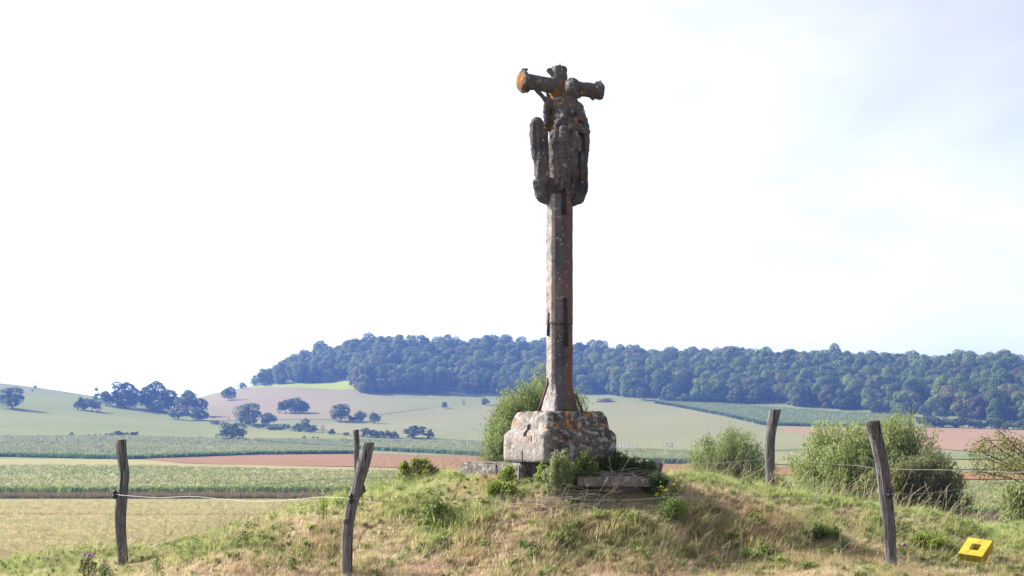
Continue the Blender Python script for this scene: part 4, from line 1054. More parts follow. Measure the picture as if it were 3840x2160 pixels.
# figures carved round the upper shaft
def C(px0, py0, d0, r0, px1, py1, d1, r1, fl=1.0): return ('cap', lp(px0, py0, d0), r0/PM, lp(px1, py1, d1), r1/PM, fl)
fig = [
 C(2118, 425, -.07, 40, 2114, 520, -.08, 52), C(2114, 520, -.08, 54, 2112, 620, -.08, 58), C(2112, 620, -.08, 58, 2112, 675, -.08, 52),
 ('ell', lp(2118, 660, -.17), .15, .09, .12, 0), ('ell', lp(2140, 545, -.17), .12, .07, .14, 0.2), ('ell', lp(2100, 560, -.18), .05, .05, .11, 0),
 C(2090, 395, -.05, 30, 2158, 418, -.08, 32), C(2160, 420, -.06, 26, 2178, 452, -.05, 26), C(2150, 400, -.10, 22, 2175, 440, -.1, 20),
 C(2185, 468, -.06, 22, 2196, 500, -.08, 17), C(2196, 500, -.08, 17, 2194, 580, -.08, 14), C(2190, 585, -.08, 17, 2184, 610, -.08, 22),
 C(2182, 610, -.07, 22, 2186, 700, -.05, 20), C(2180, 700, -.03, 26, 2168, 742, -.01, 26), C(2168, 742, -.01, 24, 2150, 758, .0, 16),
 C(2100, 472, -.20, 15, 2150, 488, -.22, 17), C(2150, 488, -.22, 18, 2193, 500, -.13, 16),
 C(2088, 470, -.18, 9, 2086, 500, -.19, 11), C(2086, 500, -.19, 11, 2090, 550, -.18, 10),
 C(2080, 540, -.12, 12, 2084, 650, -.12, 14),
 # bowed head with hood of hair, neck
 ('ell', lp(2141, 343, -.20), .072, .085, .092, 0.25), ('ell', lp(2143, 328, -.17), .082, .085, .068, 0.1), ('ell', lp(2150, 352, -.27), .022, .03, .03, 0),
 C(2160, 340, -.17, 9, 2160, 372, -.14, 10), C(2121, 338, -.16, 9, 2116, 372, -.12, 12), C(2136, 368, -.12, 20, 2130, 400, -.08, 26),
 # arm stretched along the left beam
 C(1980, 333, -.27, 7, 2008, 354, -.24, 8), C(2008, 354, -.24, 8, 2036, 378, -.16, 9), C(2036, 379, -.16, 9, 2074, 394, -.08, 14), C(2052, 362, -.10, 6, 2058, 370, -.10, 7),
 C(2050, 385, -.06, 14, 2052, 430, -.05, 16), C(2052, 430, -.05, 16, 2050, 470, -.06, 14),
 # slab-like wing on the left, free of the body
 C(2012, 478, -.20, 26, 2024, 600, -.20, 27, 0.7), C(2024, 600, -.20, 27, 2030, 690, -.16, 24, 0.7),
 C(1997, 480, -.17, 13, 2004, 600, -.17, 10), C(2004, 600, -.17, 10, 2010, 660, -.14, 8), C(2036, 505, -.18, 15, 2044, 690, -.17, 14),
 C(2012, 690, -.14, 16, 2040, 680, -.13, 20), C(2020, 705, -.12, 22, 2030, 735, -.09, 25), C(2015, 725, -.13, 12, 2025, 740, -.13, 14), C(2035, 745, -.06, 20, 2062, 758, -.02, 15),
 C(2060, 700, -.05, 26, 2080, 720, -.04, 30),
 C(2160, 500, -.02, 28, 2168, 600, -.02, 28), C(2168, 600, -.02, 28, 2164, 690, -.02, 30),
 C(2104, 600, -.25, 6, 2098, 690, -.2, 7), C(2122, 600, -.27, 6, 2124, 690, -.24, 8), C(2142, 610, -.25, 6, 2148, 690, -.19, 7), C(2080, 590, -.2, 6, 2076, 690, -.15, 7),
 C(2112, 505, -.24, 20, 2112, 540, -.25, 16), C(2150, 515, -.2, 17, 2158, 560, -.18, 20), C(2126, 440, -.18, 24, 2120, 455, -.18, 22), C(2100, 420, -.16, 14, 2130, 445, -.22, 10), C(2165, 455, -.16, 14, 2140, 470, -.24, 12),
 C(2070, 680, -.1, 16, 2060, 720, -.07, 20),
 C(2150, 700, -.06, 30, 2130, 715, -.05, 34),
]
ST5 = stone('golden_lichen_stone', (0.17, 0.085, 0.03), (0.34, 0.175, 0.045), white=0.12, orange=1.0, seed=3.7, black=0.62)
core = remesh([C(2096, 735, .02, 44, 2098, 330, .03, 40), C(2060, 440, -.03, 15, 2052, 480, -.03, 14)], 0.012, 'carved_core'); jitter(core, 0.010, 8, 31); jitter(core, 0.006, 24, 32)
obj('carved_core', core, ST5, cross)
bt2 = [(-.552, .002), (-.549, .08), (-.541, .108), (-.53, .112)]
ef = tube_mesh('beam_end', [bp(t) for t, r in bt2], [r for t, r in bt2], 28); jitter(ef, 0.010, 12, 33)
obj('beam_end', ef, ST5, bobj)
def folds(me):
    co = [v.co.copy() for v in me.vertices]; no = [v.normal.copy() for v in me.vertices]
    for v, c, n_ in zip(me.vertices, co, no):
        py = 1729.8-c.z*PM; px = 2098+c.x*PM
        wz = max(0.0, min(1.0, (py-520)/50))*max(0.0, min(1.0, (745-py)/25)) if px > 2066 else 0.8*max(0.0, min(1.0, (py-470)/30))*max(0.0, min(1.0, (690-py)/25))
        wt = max(0.0, min(1.0, (py-395)/20))*max(0.0, min(1.0, (520-py)/25))
        ph = 3.0*mnoise.noise(Vector((c.x*2, 0, c.z*3)))
        d = wz*0.013*math.sin(c.x*95+c.y*40+ph+c.z*6)+wt*0.004*math.sin(c.z*85+c.x*45+ph)
        v.co = c+n_*d*(1.0 if n_.y < 0.3 else 0.3)
    me.update()
fm = remesh(fig, 0.0075, 'carved_figures'); folds(fm); jitter(fm, 0.007, 9, 25); jitter(fm, 0.006, 30, 26)
obj('carved_figures', fm, ST3, cross)
SC.view_layers[0].update()

# ---------------------------------------------------------------- steps round the plinth
def slab(name, px, pytop, Y, sx, sy, sz, label, rz, seed, tilt=0.0):
    bm = bmesh.new(); bmesh.ops.create_cube(bm, size=1)
    for v in bm.verts: v.co = Vector((v.co.x*sx, v.co.y*sy, (v.co.z-0.5)*sz))
    bmesh.ops.bevel(bm, geom=bm.edges[:], offset=0.018 if sz > 0.15 else 0.008, segments=2, affect='EDGES')
    bmesh.ops.subdivide_edges(bm, edges=bm.edges[:], cuts=5, use_grid_fill=True)
    me = bpy.data.meshes.new(name); bm.to_mesh(me); bm.free()
    jk = 1.0 if sz > 0.15 else 0.4
    jitter(me, 0.018*jk, 4.5, seed); jitter(me, 0.008*jk, 16, seed+3)
    o = obj(name, me, ST4, None, ((px-1920)/F*Y, Y, zz(Y, pytop)), (0, tilt, rz)); tag(o, label, 'stone slab'); return o
RZ = R(29)
slab('step_slab', 1832, 1733, 17.0, 0.72, 0.34, 0.34, 'rough step slab at the far left beside the plinth', R(-50), 1)
slab('step_slab', 1985, 1733, 16.62, 0.50, 0.62, 0.36, 'step slab under the lit left corner of the plinth', R(-56), 2)
slab('step_slab', 2125, 1736, 16.65, 0.62, 0.9, 0.45, 'step slab bearing the middle of the plinth behind the weeds', R(-22), 3)
slab('step_slab', 2290, 1733, 16.95, 0.85, 1.0, 0.45, 'step slab bearing the right side of the plinth behind the weeds', R(20), 5)
slab('step_slab', 2302, 1801, 16.02, 0.80, 0.50, 0.34, 'dark block under the front step slab, set back in its shadow', R(4), 7)
slab('step_slab', 2296, 1786, 15.95, 0.86, 0.64, 0.105, 'front step slab covered with dead stems right of the bright weed', R(4), 6, R(0.5))
slab('step_slab', 2436, 1730, 16.9, 0.20, 0.5, 0.40, 'small dark reddish slab end at the right of the steps', R(12), 9, R(9))

# ---------------------------------------------------------------- fence posts and wires
W1 = wood('post_wood', (0.105, 0.097, 0.106), (0.23, 0.213, 0.222), 0.0)
W2 = wood('post_wood_light', (0.125, 0.115, 0.121), (0.26, 0.24, 0.245), 3.0)
BLK = plain('insulator_plastic', (0.012, 0.012, 0.014), 0.35, 0.5)
STK = {}
def post(name, prof_, Y, label, mat, seed, extra=None, bury=0.25, slant=0.0):
    """crooked split post through (px, py, width) stations"""
    st_ = np.array(prof_, float)
    zs = (HY-st_[:, 1])*Y/F; xs = (st_[:, 0]-1920)/F*Y; rs_ = st_[:, 2]*Y/F*0.5
    x0 = xs[-1]; z0 = float(tz(x0, Y)); 
    zq = np.linspace(zs[0], min(z0-bury, zs[-1]), 46)
    xq = np.interp(-zq, -zs, xs); rq = np.interp(-zq, -zs, rs_)
    for _ in range(2):
        xq[1:-1] = (xq[:-2]+2*xq[1:-1]+xq[2:])/4; rq[1:-1] = (rq[:-2]+2*rq[1:-1]+rq[2:])/4
    n = 64; rings = []
    for i in range(len(zq)):
        row = []
        for k in range(n):
            a = 2*math.pi*k/n
            gr = mnoise.fractal(Vector((math.cos(a)*3.2+seed, math.sin(a)*3.2, zq[i]*0.9)), 1.0, 2.0, 4)
            f_ = mnoise.fractal(Vector((math.cos(a)*9+seed, math.sin(a)*9, zq[i]*1.6)), 1.0, 2.0, 3)
            ck = mnoise.noise(Vector((math.cos(a)*5.5+seed*2, math.sin(a)*5.5, zq[i]*0.55)))
            r = rq[i]*(1+0.09*gr+0.07*f_-0.22*max(0.0, 1-abs(ck)/0.07)*0.8)
            zo = 0.0
            if i < 2: zo = slant*r*math.cos(a)/max(rq[i], 1e-6)*rq[i]*0+slant*math.cos(a)*rq[i]+0.012*mnoise.noise(Vector((math.cos(a)*2, math.sin(a)*2, seed)))
            row.append((xq[i]-x0+r*math.cos(a), r*0.92*math.sin(a), zq[i]-z0+zo))
        rings.append(np.array(row))
    me = loft(name, rings[::-1], True, True)
    e = empty(name, (x0, Y, z0)); tag(e, label, 'fence post', 'weathered fence posts round the cross')
    e_st = obj('stake', me, mat, e)
    STK[name+str(seed)] = e_st
    return e, (x0, Y, z0)

def zl(p, sc_, ox, oy): return [(ox+a/sc_, oy+b/sc_, c/sc_) for a, b, c in p]
YL, YM, YMB, YR, YRB = 16.7, 14.75, 20.5, 14.3, 18.6
pL, oL = post('fence_post', zl([(842, 500, 68), (848, 600, 70), (862, 690, 68), (868, 740, 68), (858, 830, 66), (848, 920, 78), (840, 1000, 78), (838, 1100, 75), (845, 1200, 72), (853, 1290, 72), (857, 1400, 76)], 1.857, 0, 1380), YL, 'crooked wavy fence post standing alone on the left', W1, 1.0)
pM, oM = post('fence_post', zl([(440, 238, 102), (420, 330, 108), (392, 440, 116), (360, 550, 112), (335, 650, 106), (312, 740, 102), (285, 830, 98), (265, 940, 98), (252, 1020, 98), (245, 1120, 97), (243, 1250, 98), (243, 1449, 96), (243, 1560, 98)], 2.415, 1200, 1560), YM, 'leaning crooked post in front of the left side of the knoll', W2, 5.0, slant=-0.05)
pB, oB = post('fence_post', zl([(325, 126, 52), (332, 200, 50), (334, 280, 46), (330, 350, 44), (330, 700, 44), (330, 900, 44)], 2.415, 1200, 1560), YMB, 'thin grey post partly hidden behind the leaning left post', W2, 9.0, slant=0.15)
pR, oR = post('fence_post', zl([(163, 92, 128), (192, 200, 118), (222, 330, 114), (248, 450, 110), (265, 560, 112), (275, 650, 116), (285, 760, 116), (302, 900, 108), (315, 1050, 104), (325, 1200, 100), (333, 1350, 94), (338, 1460, 90)], 2.3375, 3200, 1540), YR, 'thick post leaning left in front of the willows on the right', W1, 13.0, slant=0.06)
pC, oC = post('fence_post', zl([(2250, 826, 116), (2236, 900, 112), (2216, 1000, 108), (2199, 1100, 104), (2193, 1200, 100), (2195, 1449, 98), (2195, 1700, 100)], 2.787, 2100, 1240), YRB, 'tall split post behind the knoll between the willows', W2, 17.0, slant=-0.08)
# side flange, knot and split of the leaning post
def wp(px, py, Y, o): return ((px-1920)/F*Y-o[0], 0.0, zz(Y, py)-o[2])
fl = [wp(1357, 1790, YM, oM), wp(1364, 1812, YM, oM), wp(1372, 1842, YM, oM), wp(1362, 1852, YM, oM), wp(1350, 1866, YM, oM)]
bm = bmesh.new()
fv = [bm.verts.new((p[0], -0.02+0.0*i, p[2])) for i, p in enumerate(fl)]+[bm.verts.new(((1346-1920)/F*YM-oM[0], -0.02, zz(YM, 1800)-oM[2]))]
f = bm.faces.new(fv); ex = bmesh.ops.extrude_face_region(bm, geom=[f])
for v in [g_ for g_ in ex['geom'] if isinstance(g_, bmesh.types.BMVert)]: v.co.y += 0.045
bmesh.ops.recalc_face_normals(bm, faces=bm.faces[:])
me = bpy.data.meshes.new('splinter'); bm.to_mesh(me); bm.free(); obj('splinter', me, W2, STK['fence_post5.0'])
kn = tube_mesh('knot', [(0, 0, 0), (0, -0.018, 0), (0, -0.03, 0), (0, -0.032, 0)], [0.034, 0.03, 0.022, 0.012], 14)
obj('knot', kn, W2, STK['fence_post5.0'], ((1301-1920)/F*YM-oM[0], -0.055, zz(YM, 1952)-oM[2]))
def insulator(parent, o, px, py, Y, rad, side=0.0):
    x = (px-1920)/F*Y-o[0]; z = zz(Y, py)-o[2]
    A = Acc()
    V, Q_, T_ = tube([(0, 0, 0.055), (0, 0, 0.045), (0, 0, 0.03), (0, 0, 0.012), (0, 0, 0.0), (0, 0, -0.012), (0, 0, -0.03), (0, 0, -0.05), (0, 0, -0.062)], [0.008, 0.016, 0.024, 0.026, 0.014, 0.028, 0.026, 0.014, 0.006], 12, True)
    A.add(V, Q_); A.add(np.zeros((0, 3)), T_-len(V))
    V2, Q2, T2 = tube([(0, 0, 0), (0, rad, 0)], [0.010, 0.010], 8, False); A.add(V2, Q2)
    obj('insulator', A.mesh('insulator', True), BLK, parent, (x, -rad-0.012+side, z))
    return (o[0]+x, o[1]-rad-0.012+side, o[2]+z)
iL = insulator(pL, oL, 433, 1853, YL, 0.045, 0.03)
iM = insulator(pM, oM, 1319, 1868, YM, 0.055)
iR = insulator(pR, oR, 3330, 1848, YR, 0.055)
WHT = plain('white_fence_cord', (0.6, 0.59, 0.57), 0.5)
GRY = plain('grey_wire', (0.30, 0.29, 0.28), 0.45, 0.4, 0.5)
def wire(name, pts, Y0, Y1, rad, mat, label, k=1.4907, ends=None):
    P = np.array(pts, float)*k; t = (P[:, 0]-P[0, 0])/(P[-1, 0]-P[0, 0]); Ys = Y0+(Y1-Y0)*t
    W_ = np.column_stack([(P[:, 0]-1920)/F*Ys, Ys, (HY-P[:, 1])/F*Ys])
    if ends:
        for q, e in zip((0, -1), ends):
            if e is not None: W_[q] = e
    # Catmull-Rom
    out = []
    for i in range(len(W_)-1):
        p0, p1, p2, p3 = W_[max(i-1, 0)], W_[i], W_[i+1], W_[min(i+2, len(W_)-1)]
        for s in np.linspace(0, 1, 8, endpoint=False):
            out.append(0.5*((2*p1)+(-p0+p2)*s+(2*p0-5*p1+4*p2-p3)*s*s+(-p0+3*p1-3*p2+p3)*s**3))
    out.append(W_[-1]); out = np.array(out); o0 = out[0].copy()
    o = obj(name, tube_mesh(name, out-o0, rad, 6), mat, None, tuple(o0)); tag(o, label, 'wire'); return o
wire('white_wire', [(292, 1243), (320, 1247), (400, 1252), (480, 1249), (560, 1256), (650, 1262), (740, 1257), (800, 1251), (850, 1252), (884, 1253)], YL-0.07, YM-0.1, 0.0030, WHT, 'white wire from the left post to the leaning post', ends=(iL, iM))
wire('fence_wire', [(885, 1253), (960, 1261), (1040, 1262), (1100, 1258), (1200, 1254), (1300, 1253), (1400, 1254), (1500, 1258), (1600, 1257), (1700, 1250), (1800, 1247), (1900, 1248), (2050, 1248), (2150, 1246), (2234, 1240)], YM-0.08, YR-0.08, 0.003, GRY, 'thin grey wire low across the front of the knoll', ends=(iM, iR))
wire('fence_wire', [(2234, 1240), (2300, 1243), (2340, 1240), (2420, 1230), (2480, 1216), (2530, 1214), (2580, 1212), (2700, 1216)], YR-0.08, 15.2, 0.0035, GRY, 'grey wire rising from the leaning right post to the right edge', ends=(iR, None))
wire('white_wire', [(1950, 1155), (2000, 1158), (2050, 1163), (2100, 1168), (2150, 1171), (2180, 1175), (2215, 1179), (2280, 1181), (2370, 1182), (2450, 1184), (2530, 1188), (2580, 1188), (2700, 1190)], YRB-0.1, 17.5, 0.0040, WHT, 'white wire from the tall back post to the right edge')
wire('fence_wire', [(322, 1240), (420, 1240), (520, 1232), (640, 1222), (770, 1208), (900, 1203), (1000, 1200), (1100, 1196), (1180, 1198), (1300, 1205)], YL+0.05, 20.3, 0.003, GRY, 'thin grey back wire from the left post past the low shrub')
wire('fence_wire', [(1560, 1185), (1660, 1172), (1740, 1166), (1800, 1166), (1880, 1159), (1935, 1155)], 19.5, YRB-0.08, 0.003, GRY, 'thin grey wire from the steps to the tall back post')

# ---------------------------------------------------------------- yellow block
BX, BY, _ = ground(3650, 2140, 13.4); BX = (3657-1920)/F*BY
YEL = plain('yellow_paint', (0.40, 0.30, 0.022), 0.6, 0.3, 0.0, 0.22, 9)
s_ = BY/F
def _blk():
    a, b = (3657-1920)/F, (HY-2050)/F; best = None
    for p in np.arange(-110, 110, 1.0):
        Uq = np.array([92+a*p, p, -13+b*p])
        q = np.arange(-140, 0, 1.0); Vq = np.stack([-39+a*q, q, -60+b*q], 1)
        e = (Vq@Uq/1e4)**2+((np.linalg.norm(Vq, axis=1)-np.linalg.norm(Uq))/100)**2
        k = int(np.argmin(e))
        if best is None or e[k] < best[0]: best = (e[k], Uq, Vq[k])
    return best[1], best[2]
U, Vv_ = _blk(); blen = np.linalg.norm(U)
U = U/np.linalg.norm(U); Vv_ = Vv_-U*np.dot(U, Vv_); Vv_ /= np.linalg.norm(Vv_); Wn = np.cross(U, Vv_)
if Wn[2] > 0: Wn = -Wn                      # points down into the block
side = blen*s_; dep = 36*s_
bm = bmesh.new()
def sq(h, d, grow=0.0): return [bm.verts.new(Vector(U*(a*(h+grow))+Vv_*(b*(h+grow))+Wn*d)) for a, b in ((-1, -1), (1, -1), (1, 1), (-1, 1))]
h = side/2; hi = side*0.18
t0 = sq(h, 0); b0 = sq(h*0.955, dep); ti = sq(hi, 0); bi = sq(hi, dep)
for k in range(4):
    j = (k+1) % 4
    bm.faces.new((t0[k], t0[j], ti[j], ti[k])); bm.faces.new((t0[j], t0[k], b0[k], b0[j])); bm.faces.new((ti[k], ti[j], bi[j], bi[k])); bm.faces.new((b0[k], b0[j], bi[j], bi[k]))
bmesh.ops.recalc_face_normals(bm, faces=bm.faces[:])
bmesh.ops.bevel(bm, geom=[e for e in bm.edges], offset=0.003, segments=1, affect='EDGES')
me = bpy.data.meshes.new('block'); bm.to_mesh(me); bm.free()
cpx, cpy = (3625.6+3717.4+3700.9+3586.3)/4, (2011.4+2024.6+2094.2+2071.8)/4
yb = empty('yellow_block', ((cpx-1920)/F*BY, BY, zz(BY, cpy))); tag(yb, 'bright yellow square block with a square hole lying tilted in the grass', 'block')
obj('block', me, YEL, yb)
fm_ = box_mesh('recess', side*0.27, 0.004, dep*0.52)
mt = Matrix(((U[0], Vv_[0], -Wn[0]), (U[1], Vv_[1], -Wn[1]), (U[2], Vv_[2], -Wn[2]))).to_4x4()
fm_.transform(Matrix.Translation(Vector(Vv_*(h*0.978+0.0035)+Wn*dep*0.55))@mt)
obj('front_panel', fm_, YEL, yb)

# ---------------------------------------------------------------- grass on the knoll
M['grass'] = leafmat('grass_blades', (0.72, 0.72, 0.72), (1.22, 1.22, 1.2), 0.42, attr=True)
g1 = [blade_tuft(RNG, 26, 0.15, 0.075, 0.0058, 0.55, 0.8) for _ in range(6)]
g2 = [blade_tuft(RNG, 13, 0.26, 0.05, 0.0055, 0.45, 0.6) for _ in range(3)]
g3 = [blade_tuft(RNG, 40, 0.10, 0.12, 0.0075, 0.55, 1.0) for _ in range(3)]
def herb(rng, n, h):
    A = Acc()
    for _ in range(n):
        a = rng.uniform(0, 6.28); e = np.array([math.cos(a)*h*0.5, math.sin(a)*h*0.5, h*rng.uniform(0.5, 1.1)])
        acc_tube(A, [(0, 0, 0), e*np.array([.5, .5, .6]), e], [0.003, 0.002, 0.001], 3)
        k = 14; t = rng.uniform(0.2, 1, (k, 1)); P = e*t+rng.normal(size=(k, 3))*0.015
        Vx, Fx = leaf_faces(P, rng.normal(size=(k, 3))+np.array([0, 0, 0.8]), 0.045*rng.uniform(.6, 1.3, k), 0.022, rng); A.add(Vx, Fx)
    return A.mesh('herb')
g4 = [herb(RNG, 9, 0.10) for _ in range(3)]
grass_c = proto_coll('grass_tuft', g1+g2+g3+g4, M['grass'])
def vnoise(x, y, sc, seed):
    return np.array([mnoise.fractal(Vector((a*sc+seed, b*sc-seed, seed*0.7)), 1.0, 2.0, 3) for a, b in zip(x, y)])
rng = np.random.default_rng(99)
n = 95000
gx = rng.uniform(-7.2, 7.6, n); gy = 13.6+rng.uniform(0, 1, n)**1.15*11.0
keep = (np.abs(gx) < gy*0.40+0.6)
gx, gy = gx[keep], gy[keep]
# leave the stones free
lx = gx-CX; ly = gy-CY
ca, sa = math.cos(R(29)), math.sin(R(29)); ru = lx*ca+ly*sa; rv = -lx*sa+ly*ca
cl = (np.abs(ru) < 0.50) & (np.abs(rv) < 0.50)
for px_, Y_, sx_, sy_, rz_ in ((1832, 17.0, .72, .34, -50), (1985, 16.62, .50, .62, -56), (2125, 16.65, .62, .9, -22), (2290, 16.95, .85, 1.0, 20), (2296, 15.95, .84, .62, 4)):
    qx = gx-(px_-1920)/F*Y_; qy = gy-Y_; c_, s__ = math.cos(R(rz_)), math.sin(R(rz_))
    cl |= (np.abs(qx*c_+qy*s__) < sx_*0.5+0.02) & (np.abs(-qx*s__+qy*c_) < sy_*0.5+0.02)
cl |= (np.abs(gx-1.25) < 0.40) & (gy > 15.35) & (gy < 15.7) & (rng.uniform(size=len(gx)) < 0.35)
cl |= (np.abs(gx-BX) < 0.20) & (gy > BY-0.26) & (gy < BY+0.12)
gx, gy = gx[~cl], gy[~cl]; n = len(gx)
gz = tz(gx, gy)
n1 = vnoise(gx, gy, 0.9, 3.0); n2 = vnoise(gx, gy, 2.3, 11.0); n3 = vnoise(gx, gy, 0.5, 23.0)
GREEN = np.array([0.27, 0.34, 0.095]); STRAW = np.array([0.60, 0.475, 0.325]); RED = np.array([0.42, 0.265, 0.185]); OLIVE = np.array([0.40, 0.37, 0.15]); DARK = np.array([0.12, 0.16, 0.05])
frontal = sstep(16.1, 14.7, gy); crest = sstep(16.4, 17.2, gy)                          # foot of the slope is dry and reddish
right = sstep(2.0, 4.5, gx)
gf = np.clip(0.60+0.8*n1+0.5*n2+0.38*right-0.36*frontal+0.28*crest+rng.normal(size=n)*0.16, 0, 1)[:, None]
col = STRAW*(1-gf)+GREEN*gf
rf = np.clip(0.62*frontal+1.1*n3+0.6*n2-0.06-0.25*crest+rng.normal(size=n)*0.12-0.45*right, 0, 0.85)[:, None]
col = col*(1-rf)+RED*rf
of = (rng.uniform(size=n) < 0.25)[:, None]; col = np.where(of, OLIVE*rng.uniform(0.8, 1.3, (n, 1)), col)
col = col*rng.uniform(0.95, 1.5, (n, 1))*np.array([1.0, 1.02, 1.12])
kind = np.where(rng.uniform(size=n) < 0.13+0.12*gf[:, 0], rng.integers(6, 9, n), rng.integers(0, 6, n))
kind = np.where(rng.uniform(size=n) < 0.33, rng.integers(9, 12, n), kind)
hb = rng.uniform(size=n) < 0.02+0.06*gf[:, 0]; kind = np.where(hb, rng.integers(12, 15, n), kind)
col[hb] = np.array([0.24, 0.30, 0.10])*rng.uniform(0.7, 1.35, (hb.sum(), 1))
scl = rng.uniform(0.42, 0.98, n)*np.clip(0.85+0.5*n2+0.2*n1, 0.5, 1.4)*(1-0.4*sstep(-3.2, -4.4, gx))
scl = scl*(1-0.45*np.exp(-((gx+0.25)/0.8)**4-((gy-16.5)/0.6)**4))
rot = np.column_stack([rng.normal(size=n)*0.12, rng.normal(size=n)*0.12, rng.normal(size=n)*0.7])
scatter('grass', np.column_stack([gx, gy, gz]), rot, scl, kind, col, grass_c, 'dry and green grass growing over the knoll', 'grass')

# dry grass bank between stubble and crop
rng = np.random.default_rng(41)
n = 7600; bpx = rng.uniform(-900, 2700, n); bd = np.array([ground(p, 1868, 100)[1] for p in np.linspace(-900, 2700, 60)])
byy = np.interp(bpx, np.linspace(-900, 2700, 60), bd)+rng.uniform(-1.2, 3.0, n); bx = (bpx-1920)/F*byy
bcol = np.array([0.27, 0.195, 0.10])*rng.uniform(0.5, 1.3, (n, 1)); gsel = rng.uniform(size=n) < 0.2; bcol[gsel] = np.array([0.16, 0.19, 0.06])
scatter('dry_grass_bank', np.column_stack([bx, byy, tz(bx, byy)]), np.column_stack([bx*0, bx*0, rng.uniform(0, 6.28, n)]), rng.uniform(4.0, 6.6, n), rng.integers(0, 9, n), bcol, grass_c, 'brown dry grass bank between the stubble and the green crop', 'grass')
n = 2600; bpx = rng.uniform(3350, 4500, n); bd = np.array([ground(p, 1955, 80)[1] for p in np.linspace(3350, 4500, 40)])
byy = np.interp(bpx, np.linspace(3350, 4500, 40), bd)+rng.uniform(-1.5, 3.0, n); bx = (bpx-1920)/F*byy
bcol = np.array([0.27, 0.195, 0.105])*rng.uniform(0.5, 1.3, (n, 1))
scatter('dry_grass_bank', np.column_stack([bx, byy, tz(bx, byy)]), np.column_stack([bx*0, bx*0, rng.uniform(0, 6.28, n)]), rng.uniform(4.0, 6.0, n), rng.integers(0, 9, n), bcol, grass_c, 'brown dry grass bank below the crop at the right', 'grass')

n = 20000; spx = rng.uniform(-900, 2300, n); spy = rng.uniform(1880, 2085, n)
sY = -VZ*F/(spy-HY); sX = (spx-1920)/F*sY
scol = np.where(rng.uniform(size=(n, 1)) < 0.4, np.array([[0.31, 0.33, 0.12]]), np.array([[0.54, 0.455, 0.25]]))*rng.uniform(0.7, 1.3, (n, 1))
scatter('stubble', np.column_stack([sX, sY, tz(sX, sY)+0.2]), np.column_stack([sX*0, sX*0, rng.uniform(0, 6.28, n)]), rng.uniform(1.0, 2.2, n), rng.integers(0, 12, n), scol, grass_c, 'short stubble and regrowth on the pale field left', 'stubble')

# long dry stems standing above the sward
A = Acc(); rng = np.random.default_rng(8)
for k in range(1500):
    x = rng.uniform(-6, 6.6); y = rng.uniform(14.4, 19.5); z = float(tz(x, y)); h = rng.uniform(0.12, 0.36) if k % 6 else rng.uniform(0.3, 0.6)
    dx = rng.normal()*0.12+0.10; b = np.array([x, y, z])
    if abs(x-CX) < 0.6 and abs(y-CY) < 0.7: continue
    acc_tube(A, [b, b+np.array([dx*0.4, 0, h*0.6])*1.0, b+np.array([dx, rng.normal()*0.05, h])], [0.0016, 0.0014, 0.0024], 3)
o = obj('dry_stems', A.mesh('dry_stems'), plain('straw', (0.52, 0.43, 0.28), 0.8)); tag(o, 'long dry grass stems standing above the sward', 'grass', kind='stuff')
# heap of dead stems on and before the front slab
A = Acc()
for k in range(230):
    x = 1.10+rng.normal()*0.34; on = rng.uniform() < 0.45
    if on: y = 15.98+rng.normal()*0.16; z = zz(15.95, 1788)+0.01+abs(rng.normal())*0.025
    else: y = 15.42+rng.normal()*0.08; x -= 0.35; z = float(tz(x, y))+abs(rng.normal())*0.08
    d = rng.normal(size=3)*np.array([0.13, 0.07, 0.025]); b = np.array([x, y, z])
    acc_tube(A, [b-d, b+np.array([0, 0, rng.uniform(0, 0.02)]), b+d], [0.0035, 0.003, 0.0015], 3)
o = obj('dead_stems', A.mesh('dead_stems'), plain('dead_stem', (0.36, 0.30, 0.27), 0.85)); tag(o, 'heap of pale dead stems on the front step slab', 'dead stems', kind='stuff')

